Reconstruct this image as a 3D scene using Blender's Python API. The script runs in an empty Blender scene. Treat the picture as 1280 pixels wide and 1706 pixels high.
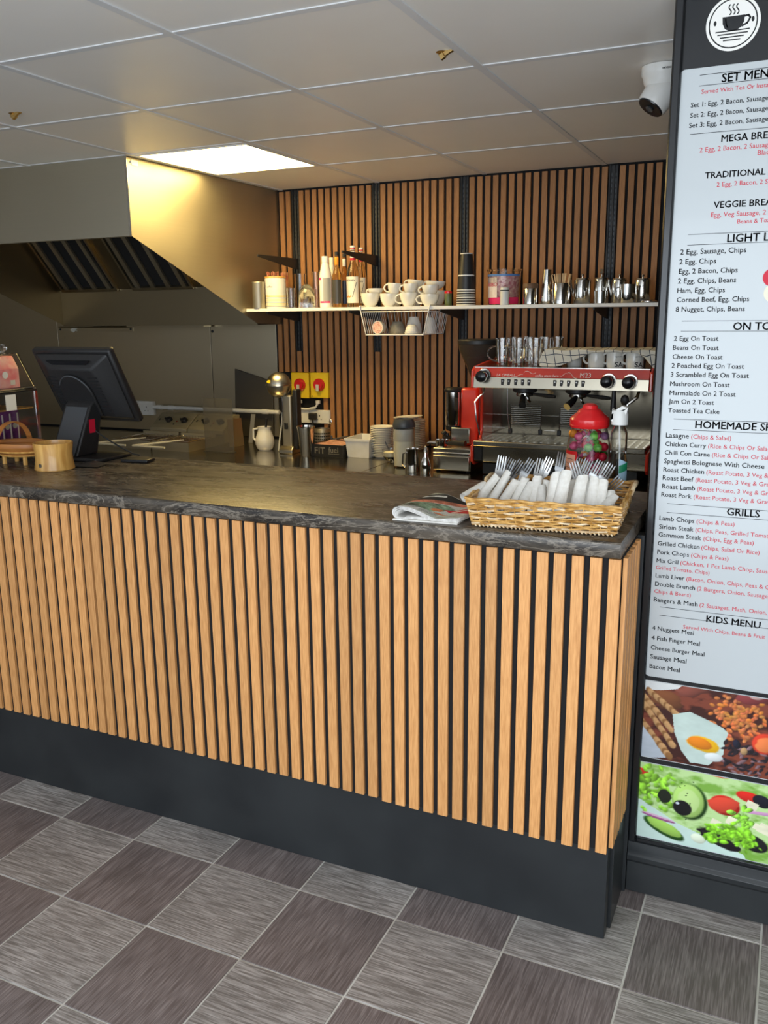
import bpy, bmesh, math, random
import numpy as np
from mathutils import Vector, Matrix, noise
random.seed(7); rng = np.random.default_rng(7)
PI = math.pi
SC = bpy.context.scene
COL = SC.collection

# ------------------------------------------------------------------ camera
FPX, YAW, PITCH, ROLL = 1450.46, -0.4301, 0.2221, -0.0109
CAM = Vector((0.3389, -1.9988, 1.5843))
WY, CH = 2.5413, 2.2842            # rear wall plane, ceiling height
fw = Vector((math.sin(YAW)*math.cos(PITCH), math.cos(YAW)*math.cos(PITCH), -math.sin(PITCH)))
rt0 = Vector((math.cos(YAW), -math.sin(YAW), 0)); up0 = rt0.cross(fw)
rt = rt0*math.cos(ROLL)+up0*math.sin(ROLL); up = rt.cross(fw)
cd = bpy.data.cameras.new('camera'); cam = bpy.data.objects.new('camera', cd); COL.objects.link(cam)
m3 = Matrix((rt, up, -fw)).transposed()
cam.matrix_world = Matrix.Translation(CAM) @ m3.to_4x4()
cd.sensor_fit = 'VERTICAL'; cd.sensor_height = 36; cd.lens = FPX/1706*36; cd.clip_start = .05
SC.camera = cam

# ------------------------------------------------------------------ light
w = bpy.data.worlds.new('daylight'); SC.world = w; w.use_nodes = True
w.node_tree.nodes['Background'].inputs[0].default_value = (.80, .90, 1, 1)
w.node_tree.nodes['Background'].inputs[1].default_value = 1.1
def area(name, loc, rot, sx, sy, power, col):
    l = bpy.data.lights.new(name, 'AREA'); l.shape = 'RECTANGLE'; l.size = sx; l.size_y = sy
    l.energy = power; l.color = col
    o = bpy.data.objects.new(name, l); o.location = loc; o.rotation_euler = rot; COL.objects.link(o); return o
area('shopfront_daylight', (0.5, -2.96, 1.15), (PI/2, 0, 0), 3.6, 1.9, 78, (.84, .92, 1))
PANEL_STRENGTH = 20
SC.view_settings.view_transform = 'Standard'; SC.view_settings.look = 'None'
SC.view_settings.gamma = 1; SC.view_settings.use_curve_mapping = False
SC.view_settings.exposure = 0.22

# ------------------------------------------------------------------ helpers
def P(x, y, ax, val):
    """a point of the photograph's frame carried out to a real plane"""
    d = fw + rt*((x-640)/FPX) - up*((y-853)/FPX)
    i = 'XYZ'.index(ax); return CAM + d*((val-CAM[i])/d[i])
def obliq(x):
    d = fw + rt*((x-640)/FPX); return d.y/math.hypot(d.x, d.y)
def span(x0, x1, Y, z=1.6, yy=500):
    a = P(x0, yy, 'Y', Y); b = P(x1, yy, 'Y', Y)
    return (a.x+b.x)/2, (b.x-a.x)/2*obliq((x0+x1)/2)
def topz(x, y, Y): return P(x, y, 'Y', Y).z

class MB:
    def __init__(s): s.bm = bmesh.new(); s.mi = 0; s.T = None
    def v(s, p):
        p = Vector(p)
        if s.T is not None: p = s.T @ p
        return s.bm.verts.new(p)
    def f(s, vs):
        try:
            f = s.bm.faces.new(vs); f.material_index = s.mi; return f
        except ValueError: return None
    def box(s, x0, x1, y0, y1, z0, z1):
        c = [s.v(p) for p in ((x0,y0,z0),(x1,y0,z0),(x1,y1,z0),(x0,y1,z0),(x0,y0,z1),(x1,y0,z1),(x1,y1,z1),(x0,y1,z1))]
        for q in ((3,2,1,0),(4,5,6,7),(0,1,5,4),(1,2,6,5),(2,3,7,6),(3,0,4,7)): s.f([c[i] for i in q])
        return s
    def prism(s, pts, ax, a, b):
        def mk(u, v, t): return {'X':(t,u,v),'Y':(u,t,v),'Z':(u,v,t)}[ax]
        A = [s.v(mk(u,v,a)) for u,v in pts]; B = [s.v(mk(u,v,b)) for u,v in pts]; n = len(pts)
        s.f(A[::-1]); s.f(B)
        for i in range(n): s.f([A[i],A[(i+1)%n],B[(i+1)%n],B[i]])
        return s
    def lathe(s, prof, n=24, c=(0,0,0), sy=1.0):
        c = Vector(c); rings = []
        for r, z in prof:
            if r < 1e-6: rings.append([s.v(c+Vector((0,0,z)))])
            else: rings.append([s.v(c+Vector((r*math.cos(2*PI*i/n), sy*r*math.sin(2*PI*i/n), z))) for i in range(n)])
        for a, b in zip(rings, rings[1:]):
            for i in range(n):
                j = (i+1) % n
                if len(a) == 1 and len(b) == 1: break
                if len(a) == 1: s.f([a[0], b[j], b[i]])
                elif len(b) == 1: s.f([a[i], a[j], b[0]])
                else: s.f([a[i], a[j], b[j], b[i]])
        return s
    def tube(s, pts, r, n=6, closed=False, flat=1.0):
        pts = [Vector(p) for p in pts]; N = len(pts); rings = []
        rr = r if isinstance(r, (list, tuple)) else [r]*N
        ref = None
        for i, p in enumerate(pts):
            a = pts[i-1] if (i > 0 or closed) else p; b = pts[(i+1) % N] if (i < N-1 or closed) else p
            t = (b-a).normalized()
            if ref is None:
                ref = t.cross(Vector((0,0,1)))
                if ref.length < .1: ref = t.cross(Vector((0,1,0)))
            ref = (ref - t*ref.dot(t)).normalized(); q = t.cross(ref)
            rings.append([s.v(p + (ref*math.cos(2*PI*k/n) + q*math.sin(2*PI*k/n)*flat)*rr[i]) for k in range(n)])
        for i in range(N if closed else N-1):
            a, b = rings[i], rings[(i+1) % N]
            for k in range(n): s.f([a[k], a[(k+1)%n], b[(k+1)%n], b[k]])
        if not closed: s.f(rings[0][::-1]); s.f(rings[-1])
        return s
    def ball(s, c, r, n=12, sx=1, sy=1, sz=1):
        prof = [(r*math.sin(PI*i/n), -r*math.cos(PI*i/n)*sz) for i in range(n+1)]
        prof[0] = (0, -r*sz); prof[-1] = (0, r*sz)
        T0 = s.T; M = Matrix.Translation(Vector(c)) @ Matrix.Diagonal((sx, sy, 1, 1))
        s.T = M if T0 is None else T0 @ M
        s.lathe(prof, max(8, n)*1); s.T = T0; return s
    def sheet(s, fn, nu, nv, closed_u=False):
        g = [[s.v(fn(i/nu, j/nv)) for j in range(nv+1)] for i in range(nu + (0 if closed_u else 1))]
        for i in range(nu):
            for j in range(nv):
                a = g[i]; b = g[(i+1) % len(g)]
                s.f([a[j], b[j], b[j+1], a[j+1]])
        return s
    def poly(s, pts): s.f([s.v(p) for p in pts]); return s
    def text(s, string, size, fn, width=None, bold=0.0, align='L'):
        cu = bpy.data.curves.new('t', 'FONT'); cu.body = string; cu.size = size; cu.resolution_u = 2; cu.offset = 0
        cu.fill_mode = 'FRONT'
        ob = bpy.data.objects.new('t', cu); COL.objects.link(ob)
        me = bpy.data.meshes.new_from_object(ob)
        xs = [v.co.x for v in me.vertices] or [0, 1]; x0, x1 = min(xs), max(xs)
        k = 1.0 if width is None else width/(x1-x0)
        ox = 0 if align == 'L' else (x1-x0)*k/2
        kk = k if width else 1
        for du, dv in (((0,0),) if not bold else ((-bold*size, 0), (bold*size, 0), (0, bold*size*.7), (0, -bold*size*.7))):
            vs = [s.v(fn((v.co.x-x0)*kk-ox+du*kk, v.co.y*kk+dv*kk)) for v in me.vertices]
            for p in me.polygons: s.f([vs[i] for i in p.vertices])
        bpy.data.objects.remove(ob); bpy.data.curves.remove(cu); bpy.data.meshes.remove(me)
        return (x1-x0)*k
    def at(s, M): s.T = M; return s

def R(ax, deg): return Matrix.Rotation(math.radians(deg), 4, ax)
def TR(x, y, z): return Matrix.Translation((x, y, z))

def obj(name, mb, mats, parent=None, loc=None, bevel=0, angle=35, kind=None, label=None):
    me = bpy.data.meshes.new(name)
    bmesh.ops.recalc_face_normals(mb.bm, faces=mb.bm.faces[:])
    mb.bm.to_mesh(me); mb.bm.free()
    for m in (mats if isinstance(mats, (list, tuple)) else [mats]): me.materials.append(m)
    me.polygons.foreach_set('use_smooth', [True]*len(me.polygons)); me.set_sharp_from_angle(angle=math.radians(angle))
    o = bpy.data.objects.new(name, me); COL.objects.link(o)
    if parent is not None: o.parent = parent
    if loc is not None: o.location = loc
    if bevel:
        b = o.modifiers.new('bevel', 'BEVEL'); b.width = bevel; b.segments = 2; b.limit_method = 'ANGLE'; b.harden_normals = False
    if name == 'lettering': kind = 'stuff'
    if kind: o['kind'] = kind
    if label: o['label'] = label
    return o
def tag(o, label, cat, group=None):
    o['label'] = label; o['category'] = cat
    if group: o['group'] = group
    return o
def thing(name, label, cat, loc=(0,0,0), group=None, rz=0):
    o = bpy.data.objects.new(name, None); COL.objects.link(o); o.empty_display_size = .05
    o.location = loc; o.rotation_euler = (0, 0, rz); return tag(o, label, cat, group)
def dup(root, loc, label=None, rot=None, scale=None, group=None):
    r = root.copy(); COL.objects.link(r); r.location = loc
    if rot is not None: r.rotation_euler = rot
    if scale is not None: r.scale = scale
    if label: r['label'] = label
    if group: r['group'] = group
    for ch in list(root.children):
        c = ch.copy(); COL.objects.link(c); c.parent = r
        for g in list(ch.children):
            d = g.copy(); COL.objects.link(d); d.parent = c
    return r
def piece(src, loc, parent):
    o = src.copy(); COL.objects.link(o); o.location = loc; o.parent = parent; return o

# ------------------------------------------------------------------ materials
def mat(name, col, rough=.5, metal=0, trans=0, ior=1.45, emit=None, es=0, coat=0, spec=.5, alpha=1):
    m = bpy.data.materials.new(name); m.use_nodes = True
    b = m.node_tree.nodes['Principled BSDF']
    b.inputs['Base Color'].default_value = (*col, 1); b.inputs['Roughness'].default_value = rough
    b.inputs['Metallic'].default_value = metal; b.inputs['Transmission Weight'].default_value = trans
    b.inputs['IOR'].default_value = ior; b.inputs['Coat Weight'].default_value = coat
    b.inputs['Specular IOR Level'].default_value = spec; b.inputs['Alpha'].default_value = alpha
    if emit: b.inputs['Emission Color'].default_value = (*emit, 1); b.inputs['Emission Strength'].default_value = es
    return m
def nodes(m): return m.node_tree.nodes, m.node_tree.links, m.node_tree.nodes['Principled BSDF']
def noisy(name, c1, c2, scale=(10,10,10), detail=4, rough=.5, metal=0, bump=0, rvar=0, lo=.35, hi=.65, coords='Object', dist=0, coat=0, mid=None, nscale=1, spec=.5, c3=None):
    m = mat(name, c1, rough, metal, coat=coat, spec=spec); N, L, b = nodes(m)
    tc = N.new('ShaderNodeTexCoord'); mp = N.new('ShaderNodeMapping'); mp.inputs['Scale'].default_value = scale
    nz = N.new('ShaderNodeTexNoise'); nz.inputs['Scale'].default_value = nscale; nz.inputs['Detail'].default_value = detail; nz.inputs['Distortion'].default_value = dist
    cr = N.new('ShaderNodeValToRGB'); cr.color_ramp.elements[0].position = lo; cr.color_ramp.elements[1].position = hi
    cr.color_ramp.elements[0].color = (*c1, 1); cr.color_ramp.elements[1].color = (*c2, 1)
    if c3: e = cr.color_ramp.elements.new(min(.98, hi+.12)); e.color = (*c3, 1)
    L.new(tc.outputs[coords], mp.inputs[0]); L.new(mp.outputs[0], nz.inputs[0]); L.new(nz.outputs[0], cr.inputs[0]); L.new(cr.outputs[0], b.inputs['Base Color'])
    if bump:
        bp = N.new('ShaderNodeBump'); bp.inputs['Strength'].default_value = bump; bp.inputs['Distance'].default_value = .002
        L.new(nz.outputs[0], bp.inputs['Height']); L.new(bp.outputs[0], b.inputs['Normal'])
    if rvar:
        mr = N.new('ShaderNodeMapRange'); mr.inputs['To Min'].default_value = rough-rvar; mr.inputs['To Max'].default_value = rough+rvar
        L.new(nz.outputs[0], mr.inputs[0]); L.new(mr.outputs[0], b.inputs['Roughness'])
    return m
def vmat(name, rough=.4, coat=0):
    m = mat(name, (1,1,1), rough, coat=coat); N, L, b = nodes(m)
    a = N.new('ShaderNodeAttribute'); a.attribute_name = 'print'; L.new(a.outputs['Color'], b.inputs['Base Color']); return m

def wood_slat(name, c1, c2):
    m = noisy(name, c1, c2, (330, 330, 22), 4, rough=.55, bump=.15, lo=.3, hi=.7, coords='Object')
    N, L, b = nodes(m)
    oi = N.new('ShaderNodeObjectInfo'); hv = N.new('ShaderNodeHueSaturation')
    mr = N.new('ShaderNodeMapRange'); mr.inputs['To Min'].default_value = .86; mr.inputs['To Max'].default_value = 1.1
    L.new(oi.outputs['Random'], mr.inputs[0]); L.new(mr.outputs[0], hv.inputs['Value'])
    src = b.inputs['Base Color'].links[0].from_socket; L.new(src, hv.inputs['Color']); L.new(hv.outputs[0], b.inputs['Base Color'])
    mp = [n for n in N if n.type == 'MAPPING'][0]; add = N.new('ShaderNodeVectorMath'); add.operation = 'ADD'
    tc = [n for n in N if n.type == 'TEX_COORD'][0]; cmb = N.new('ShaderNodeMath'); cmb.operation = 'MULTIPLY'; cmb.inputs[1].default_value = 37
    L.new(oi.outputs['Random'], cmb.inputs[0]); L.new(tc.outputs['Object'], add.inputs[0]); L.new(cmb.outputs[0], add.inputs[1]); L.new(add.outputs[0], mp.inputs[0])
    return m
M = {}
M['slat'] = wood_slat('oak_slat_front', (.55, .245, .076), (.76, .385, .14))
M['slat_back'] = wood_slat('oak_slat_back_dimmed', (.33, .145, .05), (.45, .21, .075))  # front oak darkened: the weaker daylight at the rear is in the colour
M['felt'] = mat('black_felt', (.008, .008, .009), .9)
M['black_paint'] = noisy('black_satin_paint', (.016, .018, .020), (.026, .029, .031), (3,3,3), 6, rough=.36, rvar=.1, bump=.05)
M['black_gloss'] = mat('black_gloss', (.012, .013, .015), .18)
M['black_plastic'] = noisy('black_plastic', (.014, .014, .015), (.022, .021, .021), (300,300,300), 2, rough=.42)
M['black_metal'] = noisy('black_powder_coat', (.015,.015,.016), (.024,.024,.025), (200,200,200), 2, rough=.5)
M['white'] = noisy('white_paint', (.78,.77,.73), (.82,.81,.78), (30,30,30), 3, rough=.45)
M['ceramic'] = noisy('white_ceramic', (.76,.74,.68), (.80,.78,.73), (20,20,20), 2, rough=.18, coat=.3)
M['plastic_white'] = noisy('white_plastic', (.74,.73,.69), (.8,.79,.76), (20,20,20), 2, rough=.35)
M['plastic_cream'] = mat('aged_white_plastic', (.62,.60,.52), .4)
M['red_plastic'] = noisy('red_plastic', (.62,.012,.016), (.72,.02,.022), (15,15,15), 2, rough=.25, coat=.3)
M['red_enamel'] = noisy('red_enamel', (.62,.035,.018), (.74,.06,.03), (9,9,9), 2, rough=.22, coat=.5)
M['red_dark'] = mat('deep_red_enamel', (.22,.006,.008), .3, coat=.4)
M['chrome'] = mat('polished_steel', (.72,.70,.66), .10, 1)
M['chrome2'] = noisy('worn_polished_steel', (.58,.56,.52), (.72,.70,.66), (30,30,30), 3, rough=.17, metal=1, rvar=.06)
M['glass'] = mat('clear_glass', (.98,.98,.97), .02, trans=1, ior=1.45)
M['clear'] = mat('clear_plastic', (.97,.97,.96), .05, trans=1, ior=1.25)
M['water'] = mat('clear_liquid', (.9,.96,1), .02, trans=1, ior=1.33)
M['smoke'] = mat('smoked_acrylic', (.42,.40,.36), .12, trans=.85, ior=1.1)
M['smokeglass'] = mat('dark_hopper_plastic', (.20,.16,.13), .12, trans=.8, ior=1.1)
M['bamboo'] = noisy('bamboo', (.56,.27,.06), (.80,.46,.13), (60,60,4), 4, rough=.33, coat=.3)
M['trug'] = noisy('stained_willow', (.36,.13,.03), (.52,.21,.05), (8,8,60), 4, rough=.45)
M['wicker'] = noisy('wicker', (.40,.185,.035), (.78,.47,.15), (45,45,160), 3, rough=.38, bump=.3)
M['wicker_pale'] = noisy('pale_wicker', (.66,.46,.26), (.88,.72,.48), (60,60,120), 3, rough=.45, bump=.3)
M['paper'] = noisy('napkin_paper', (.70,.67,.61), (.78,.76,.71), (90,90,90), 4, rough=.85, bump=.25)
M['stick'] = noisy('birch', (.52,.34,.17), (.66,.47,.26), (50,50,10), 3, rough=.6)
M['orange'] = mat('orange_label', (.85,.30,.02), .45)
M['yellow'] = noisy('yellow_plastic', (.82,.56,.01), (.88,.62,.02), (10,10,10), 2, rough=.35)
M['amber'] = mat('amber_syrup', (.75,.42,.12), .05, trans=.9, ior=1.36)
M['cream'] = mat('milk_powder', (.82,.78,.62), .7)
M['purple'] = noisy('purple_foil', (.10,.02,.14), (.30,.08,.32), (25,25,25), 4, rough=.25)
M['pinkbox'] = noisy('pink_print', (.85,.22,.24), (.90,.50,.46), (22,22,22), 3, rough=.5)
M['pink'] = mat('pink_print_band', (.80,.03,.16), .4)
M['blue'] = mat('blue_print_band', (.10,.22,.50), .4)
M['green'] = noisy('green_wrapper', (.05,.28,.03), (.20,.50,.08), (80,80,80), 3, rough=.25)
M['ltblue'] = mat('pale_blue_label', (.45,.68,.85), .4)
M['ink'] = mat('black_ink', (.018,.020,.024), .55)
M['redink'] = mat('red_ink', (.60,.008,.035), .55)
M['whiteink'] = mat('white_ink', (.86,.84,.80), .5)
M['brass'] = mat('brass', (.62,.42,.16), .3, 1)
M['brown'] = noisy('brown_lid', (.14,.075,.04), (.20,.11,.06), (20,20,20), 2, rough=.5)
M['coffee'] = noisy('coffee_beans', (.012,.006,.004), (.07,.03,.015), (220,220,220), 3, rough=.35, bump=1)
M['rubber'] = mat('dark_rubber', (.02,.02,.02), .8)
M['maroon'] = noisy('sugar_sachets', (.30,.06,.03), (.62,.36,.20), (130,130,20), 2, rough=.6)
M['steelgrey'] = mat('grey_lid', (.06,.065,.07), .35)
M['menu'] = mat('menu_sheet_print', (.50,.535,.55), .25, coat=.15)
M['print'] = vmat('printed_photo', .22, .2)
M['newsprint'] = vmat('newsprint', .75)
M['wallpaint'] = noisy('warm_wall_paint', (.38,.32,.24), (.42,.36,.27), (3,3,3), 3, rough=.8)
M['panel'] = mat('led_diffuser', (.9,.85,.75), .5, emit=(1, .73, .27), es=PANEL_STRENGTH)

def steel(name, c=(.50,.485,.45), r=.3, sc=(2,2,160), rv=.08):
    m = mat(name, c, r, 1); N, L, b = nodes(m)
    tc = N.new('ShaderNodeTexCoord'); mp = N.new('ShaderNodeMapping'); mp.inputs['Scale'].default_value = sc
    nz = N.new('ShaderNodeTexNoise'); nz.inputs['Scale'].default_value = 1; nz.inputs['Detail'].default_value = 6
    n2 = N.new('ShaderNodeTexNoise'); n2.inputs['Scale'].default_value = 2.3; n2.inputs['Detail'].default_value = 5; n2.inputs['Distortion'].default_value = .6
    L.new(tc.outputs['Object'], mp.inputs[0]); L.new(mp.outputs[0], nz.inputs[0]); L.new(tc.outputs['Object'], n2.inputs[0])
    mr = N.new('ShaderNodeMapRange'); mr.inputs['From Min'].default_value = .3; mr.inputs['From Max'].default_value = .7; mr.inputs['To Min'].default_value = r-rv; mr.inputs['To Max'].default_value = r+rv
    ad = N.new('ShaderNodeMath'); ad.operation = 'MULTIPLY_ADD'; ad.inputs[1].default_value = .3
    L.new(nz.outputs[0], ad.inputs[0]); sub = N.new('ShaderNodeMath'); sub.operation = 'MULTIPLY'; sub.inputs[1].default_value = .7
    L.new(n2.outputs[0], sub.inputs[0]); L.new(sub.outputs[0], ad.inputs[2]); L.new(ad.outputs[0], mr.inputs[0]); L.new(mr.outputs[0], b.inputs['Roughness'])
    return m
M['steel'] = steel('brushed_steel', (.46,.42,.33), .50)  # neutral steel with the light's warm cast in its colour; bench, machine alike
M['hood_inner'] = steel('brown_hood_steel', (.26,.215,.14), .42)  # darker, browner steel for the inner hood and the strip's bar
M['steel_wall'] = steel('wall_steel', (.52,.46,.34), .34, (90,90,2))  # warm room light put into the colour of neutral wall steel
M['steel_bench'] = steel('bench_steel', (.40,.37,.30), .2, (3,90,3), .05)
M['steel_machine'] = steel('machine_steel', (.52,.47,.37), .24, (2,2,120), .06)

def marble():
    m = mat('dark_marble_laminate', (.06,.05,.04), .24); N, L, b = nodes(m)
    tc = N.new('ShaderNodeTexCoord'); mp = N.new('ShaderNodeMapping'); mp.inputs['Scale'].default_value = (1.6, 5.5, 5.5); mp.inputs['Rotation'].default_value = (0,0,.28)
    L.new(tc.outputs['Object'], mp.inputs[0])
    def nz(s, d, dist):
        n = N.new('ShaderNodeTexNoise'); n.inputs['Scale'].default_value = s; n.inputs['Detail'].default_value = d; n.inputs['Distortion'].default_value = dist; n.inputs['Roughness'].default_value = .62
        L.new(mp.outputs[0], n.inputs[0]); return n
    a = nz(2.0, 8, 1.6); v = nz(1.7, 10, 2.6); v2 = nz(3.6, 8, 3.2)
    r1 = N.new('ShaderNodeValToRGB'); e = r1.color_ramp.elements; e[0].position = .32; e[0].color = (.016,.013,.011,1); e[1].position = .74; e[1].color = (.11,.088,.065,1)
    L.new(a.outputs[0], r1.inputs[0])
    def vein(n, wdt, c):
        r = N.new('ShaderNodeValToRGB'); e = r.color_ramp.elements; e[0].position = .5-wdt; e[0].color = (0,0,0,1); e[1].position = .5; e[1].color = (1,1,1,1); x = e.new(.5+wdt); x.color = (0,0,0,1)
        L.new(n.outputs[0], r.inputs[0]); return r
    k = vein(v, .026, 1); k2 = vein(v2, .020, 1)
    mx = N.new('ShaderNodeMix'); mx.data_type = 'RGBA'; mx.inputs[7].default_value = (.34,.29,.23,1)
    sc = N.new('ShaderNodeMath'); sc.operation = 'MULTIPLY'; sc.inputs[1].default_value = .6; L.new(k.outputs[0], sc.inputs[0])
    L.new(sc.outputs[0], mx.inputs[0]); L.new(r1.outputs[0], mx.inputs[6])
    mx2 = N.new('ShaderNodeMix'); mx2.data_type = 'RGBA'; mx2.inputs[7].default_value = (.20,.165,.13,1)
    s2 = N.new('ShaderNodeMath'); s2.operation = 'MULTIPLY'; s2.inputs[1].default_value = .65; L.new(k2.outputs[0], s2.inputs[0])
    L.new(s2.outputs[0], mx2.inputs[0]); L.new(mx.outputs[2], mx2.inputs[6]); L.new(mx2.outputs[2], b.inputs['Base Color'])
    mr = N.new('ShaderNodeMapRange'); mr.inputs['To Min'].default_value = .2; mr.inputs['To Max'].default_value = .36; L.new(a.outputs[0], mr.inputs[0]); L.new(mr.outputs[0], b.inputs['Roughness'])
    return m
M['marble'] = marble()

def tilemat(name, base, hi_, axis, lo=.44, hi=.66, rough=.42):
    sc = (15, 300, 1) if axis == 'X' else (300, 13, 1)
    m = mat(name, base, rough); N, L, b = nodes(m)
    tc = N.new('ShaderNodeTexCoord'); oi = N.new('ShaderNodeObjectInfo'); ad = N.new('ShaderNodeVectorMath'); ad.operation = 'ADD'
    mu = N.new('ShaderNodeMath'); mu.operation = 'MULTIPLY'; mu.inputs[1].default_value = 13; L.new(oi.outputs['Random'], mu.inputs[0])
    L.new(tc.outputs['Object'], ad.inputs[0]); L.new(mu.outputs[0], ad.inputs[1])
    mp = N.new('ShaderNodeMapping'); mp.inputs['Scale'].default_value = sc; L.new(ad.outputs[0], mp.inputs[0])
    nz = N.new('ShaderNodeTexNoise'); nz.inputs['Scale'].default_value = 1; nz.inputs['Detail'].default_value = 3; nz.inputs['Distortion'].default_value = .25; L.new(mp.outputs[0], nz.inputs[0])
    cr = N.new('ShaderNodeValToRGB'); e = cr.color_ramp.elements; e[0].position = lo; e[0].color = (*base, 1); e[1].position = hi; e[1].color = (*hi_, 1)
    L.new(nz.outputs[0], cr.inputs[0])
    big = N.new('ShaderNodeTexNoise'); big.inputs['Scale'].default_value = 5; big.inputs['Detail'].default_value = 4; L.new(ad.outputs[0], big.inputs[0])
    hv = N.new('ShaderNodeHueSaturation'); mr = N.new('ShaderNodeMapRange'); mr.inputs['From Min'].default_value = .3; mr.inputs['From Max'].default_value = .7; mr.inputs['To Min'].default_value = .85; mr.inputs['To Max'].default_value = 1.18
    L.new(big.outputs[0], mr.inputs[0]); L.new(mr.outputs[0], hv.inputs['Value']); L.new(cr.outputs[0], hv.inputs['Color']); L.new(hv.outputs[0], b.inputs['Base Color'])
    bp = N.new('ShaderNodeBump'); bp.inputs['Strength'].default_value = .25; bp.inputs['Distance'].default_value = .001; L.new(nz.outputs[0], bp.inputs['Height']); L.new(bp.outputs[0], b.inputs['Normal'])
    return m
M['tile_light'] = tilemat('streaked_grey_tile', (.19,.17,.156), (.50,.465,.44), 'X', .40, .70)
M['tile_dark'] = tilemat('streaked_dark_tile', (.13,.106,.102), (.26,.222,.214), 'Y', .40, .68)
M['grout'] = noisy('pale_grout', (.55,.52,.46), (.75,.73,.68), (6,6,6), 5, rough=.9)
M['ceil'] = noisy('vinyl_ceiling_tile', (.82,.79,.74), (.85,.83,.79), (2,2,2), 3, rough=.36)
M['tbar'] = mat('ceiling_bar_white', (.68,.69,.70), .35)
M['towel'] = None

# ------------------------------------------------------------------ floor
S, TH = 0.2982, -0.0096
fx, fy = -1.6889, -0.1229
def fpt(i, j): c, s_ = math.cos(TH), math.sin(TH); return (fx+S*(i*c-j*s_), fy+S*(i*s_+j*c))
fl = obj('floor', MB().box(-5, 2.6, -3, WY, -.06, -.0025), M['grout'], kind='structure')
def tile_mesh(mt):
    g = .0028
    mb = MB(); a, b = g, S-g
    mb.box(a, b, a, b, -.004, 0); o = obj('floor_tile', mb, mt, fl, bevel=.0008); o.rotation_euler = (0,0,TH); return o
tl, td = tile_mesh(M['tile_light']), tile_mesh(M['tile_dark'])
used = set()
for i in range(-8, 11):
    for j in range(-13, 3):        # j grows away from the camera
        X, Y = fpt(i, j)
        if Y > .1 and X+S < .0: continue
        if Y > .3 or X < -4.4 or X > 2.2 or Y < -2.95: continue
        src = tl if (i+(-j)-1) % 2 == 0 else td
        if src not in used: used.add(src); src.location = (X, Y, 0); o = src
        else: o = piece(src, (X, Y, 0), fl)

# ------------------------------------------------------------------ ceiling
ce = obj('ceiling', MB().box(-5, 2.6, -3, WY+.1, CH+.012, CH+.06), M['ceil'], kind='structure')
cx0, clx, cy0, cly = -2.3593, .6065, -.6594, .6381
ct = obj('ceiling_tile', MB().box(.008, clx-.008, .008, cly-.008, 0, .01), M['ceil'], ce); first = True
for i in range(-4, 8):
    for k in range(-3, 5):
        X, Y = cx0+i*clx, cy0+k*cly
        if (i, k) == (0, 3): continue
        if X > 2.2 or X < -4.9: continue
        if first: ct.location = (X, Y, CH+.0015); first = False
        else: piece(ct, (X, Y, CH+.0015), ce)
bx = obj('ceiling_bar', MB().box(-4.95, 2.55, -.012, .012, -.001, .006), M['tbar'], ce); bx.location = (0, cy0-3*cly, CH)
for k in range(-2, 6):
    if cy0+k*cly < WY-.02: piece(bx, (0, cy0+k*cly, CH), ce)
by = obj('ceiling_bar', MB().box(-.012, .012, -2.95, WY-.02, -.0022, .006), M['tbar'], ce); by.location = (cx0-4*clx, 0, CH)
for i in range(-3, 9): piece(by, (cx0+i*clx, 0, CH), ce)
t = thing('ceiling_light', 'square glowing LED panel set in the ceiling beside the extractor hood', 'light', (cx0+clx/2, cy0+3.5*cly, CH))
a, b = clx/2-.014, cly/2-.014
obj('diffuser', MB().box(-a+.012, a-.012, -b+.012, b-.012, -.002, .006), M['panel'], t)
mb = MB()
for q in ((-a, a, -b, -b+.012), (-a, a, b-.012, b), (-a, -a+.012, -b+.012, b-.012), (a-.012, a, -b+.012, b-.012)): mb.box(*q, -.004, .006)
obj('frame', mb, M['tbar'], t)
# brass nozzles hanging through the tiles
for (x, y, lb) in ((736, 87, 'small brass nozzle stub on the ceiling tile in the middle'), (22, 189, 'small brass nozzle stub on the ceiling near the left edge')):
    p = P(x, y, 'Z', CH); t = thing('brass_nozzle', lb, 'nozzle', (p.x, p.y, CH))
    mb = MB().at(R('Y', 62)); mb.lathe([(0,-.004),(.011,-.004),(.011,.008),(.008,.010),(.008,.028),(.0095,.028),(.0095,.034),(0,.034)], 10)
    obj('nozzle_body', mb, M['brass'], t, loc=(0,0,-.010))
    obj('rosette', MB().lathe([(0,-.002),(.013,-.002),(.016,0),(0,0)], 12), M['brass'], t)

# ------------------------------------------------------------------ rear wall with slats
wb = obj('wall_back', MB().box(-5, 2.6, WY, WY+.1, 0, CH+.02), M['felt'], kind='structure')
PW = .0424
SX0 = -2.4181
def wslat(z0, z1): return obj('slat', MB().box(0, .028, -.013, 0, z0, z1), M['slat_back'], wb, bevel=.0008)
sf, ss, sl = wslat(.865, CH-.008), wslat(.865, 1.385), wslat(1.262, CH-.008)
fs = {id(sf): True, id(ss): True, id(sl): True}
for j in list(range(0, 51))+list(range(52, 58)):
    src = ss if j in (3, 15, 27, 45) else (sl if j < 7 else sf)
    if j == 3: src = wslat(1.262, 1.385); src.location = (SX0+3*PW, WY, 0); continue
    loc = (SX0+j*PW, WY, 0)
    if fs[id(src)]: src.location = loc; fs[id(src)] = False
    else: piece(src, loc, wb)
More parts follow.
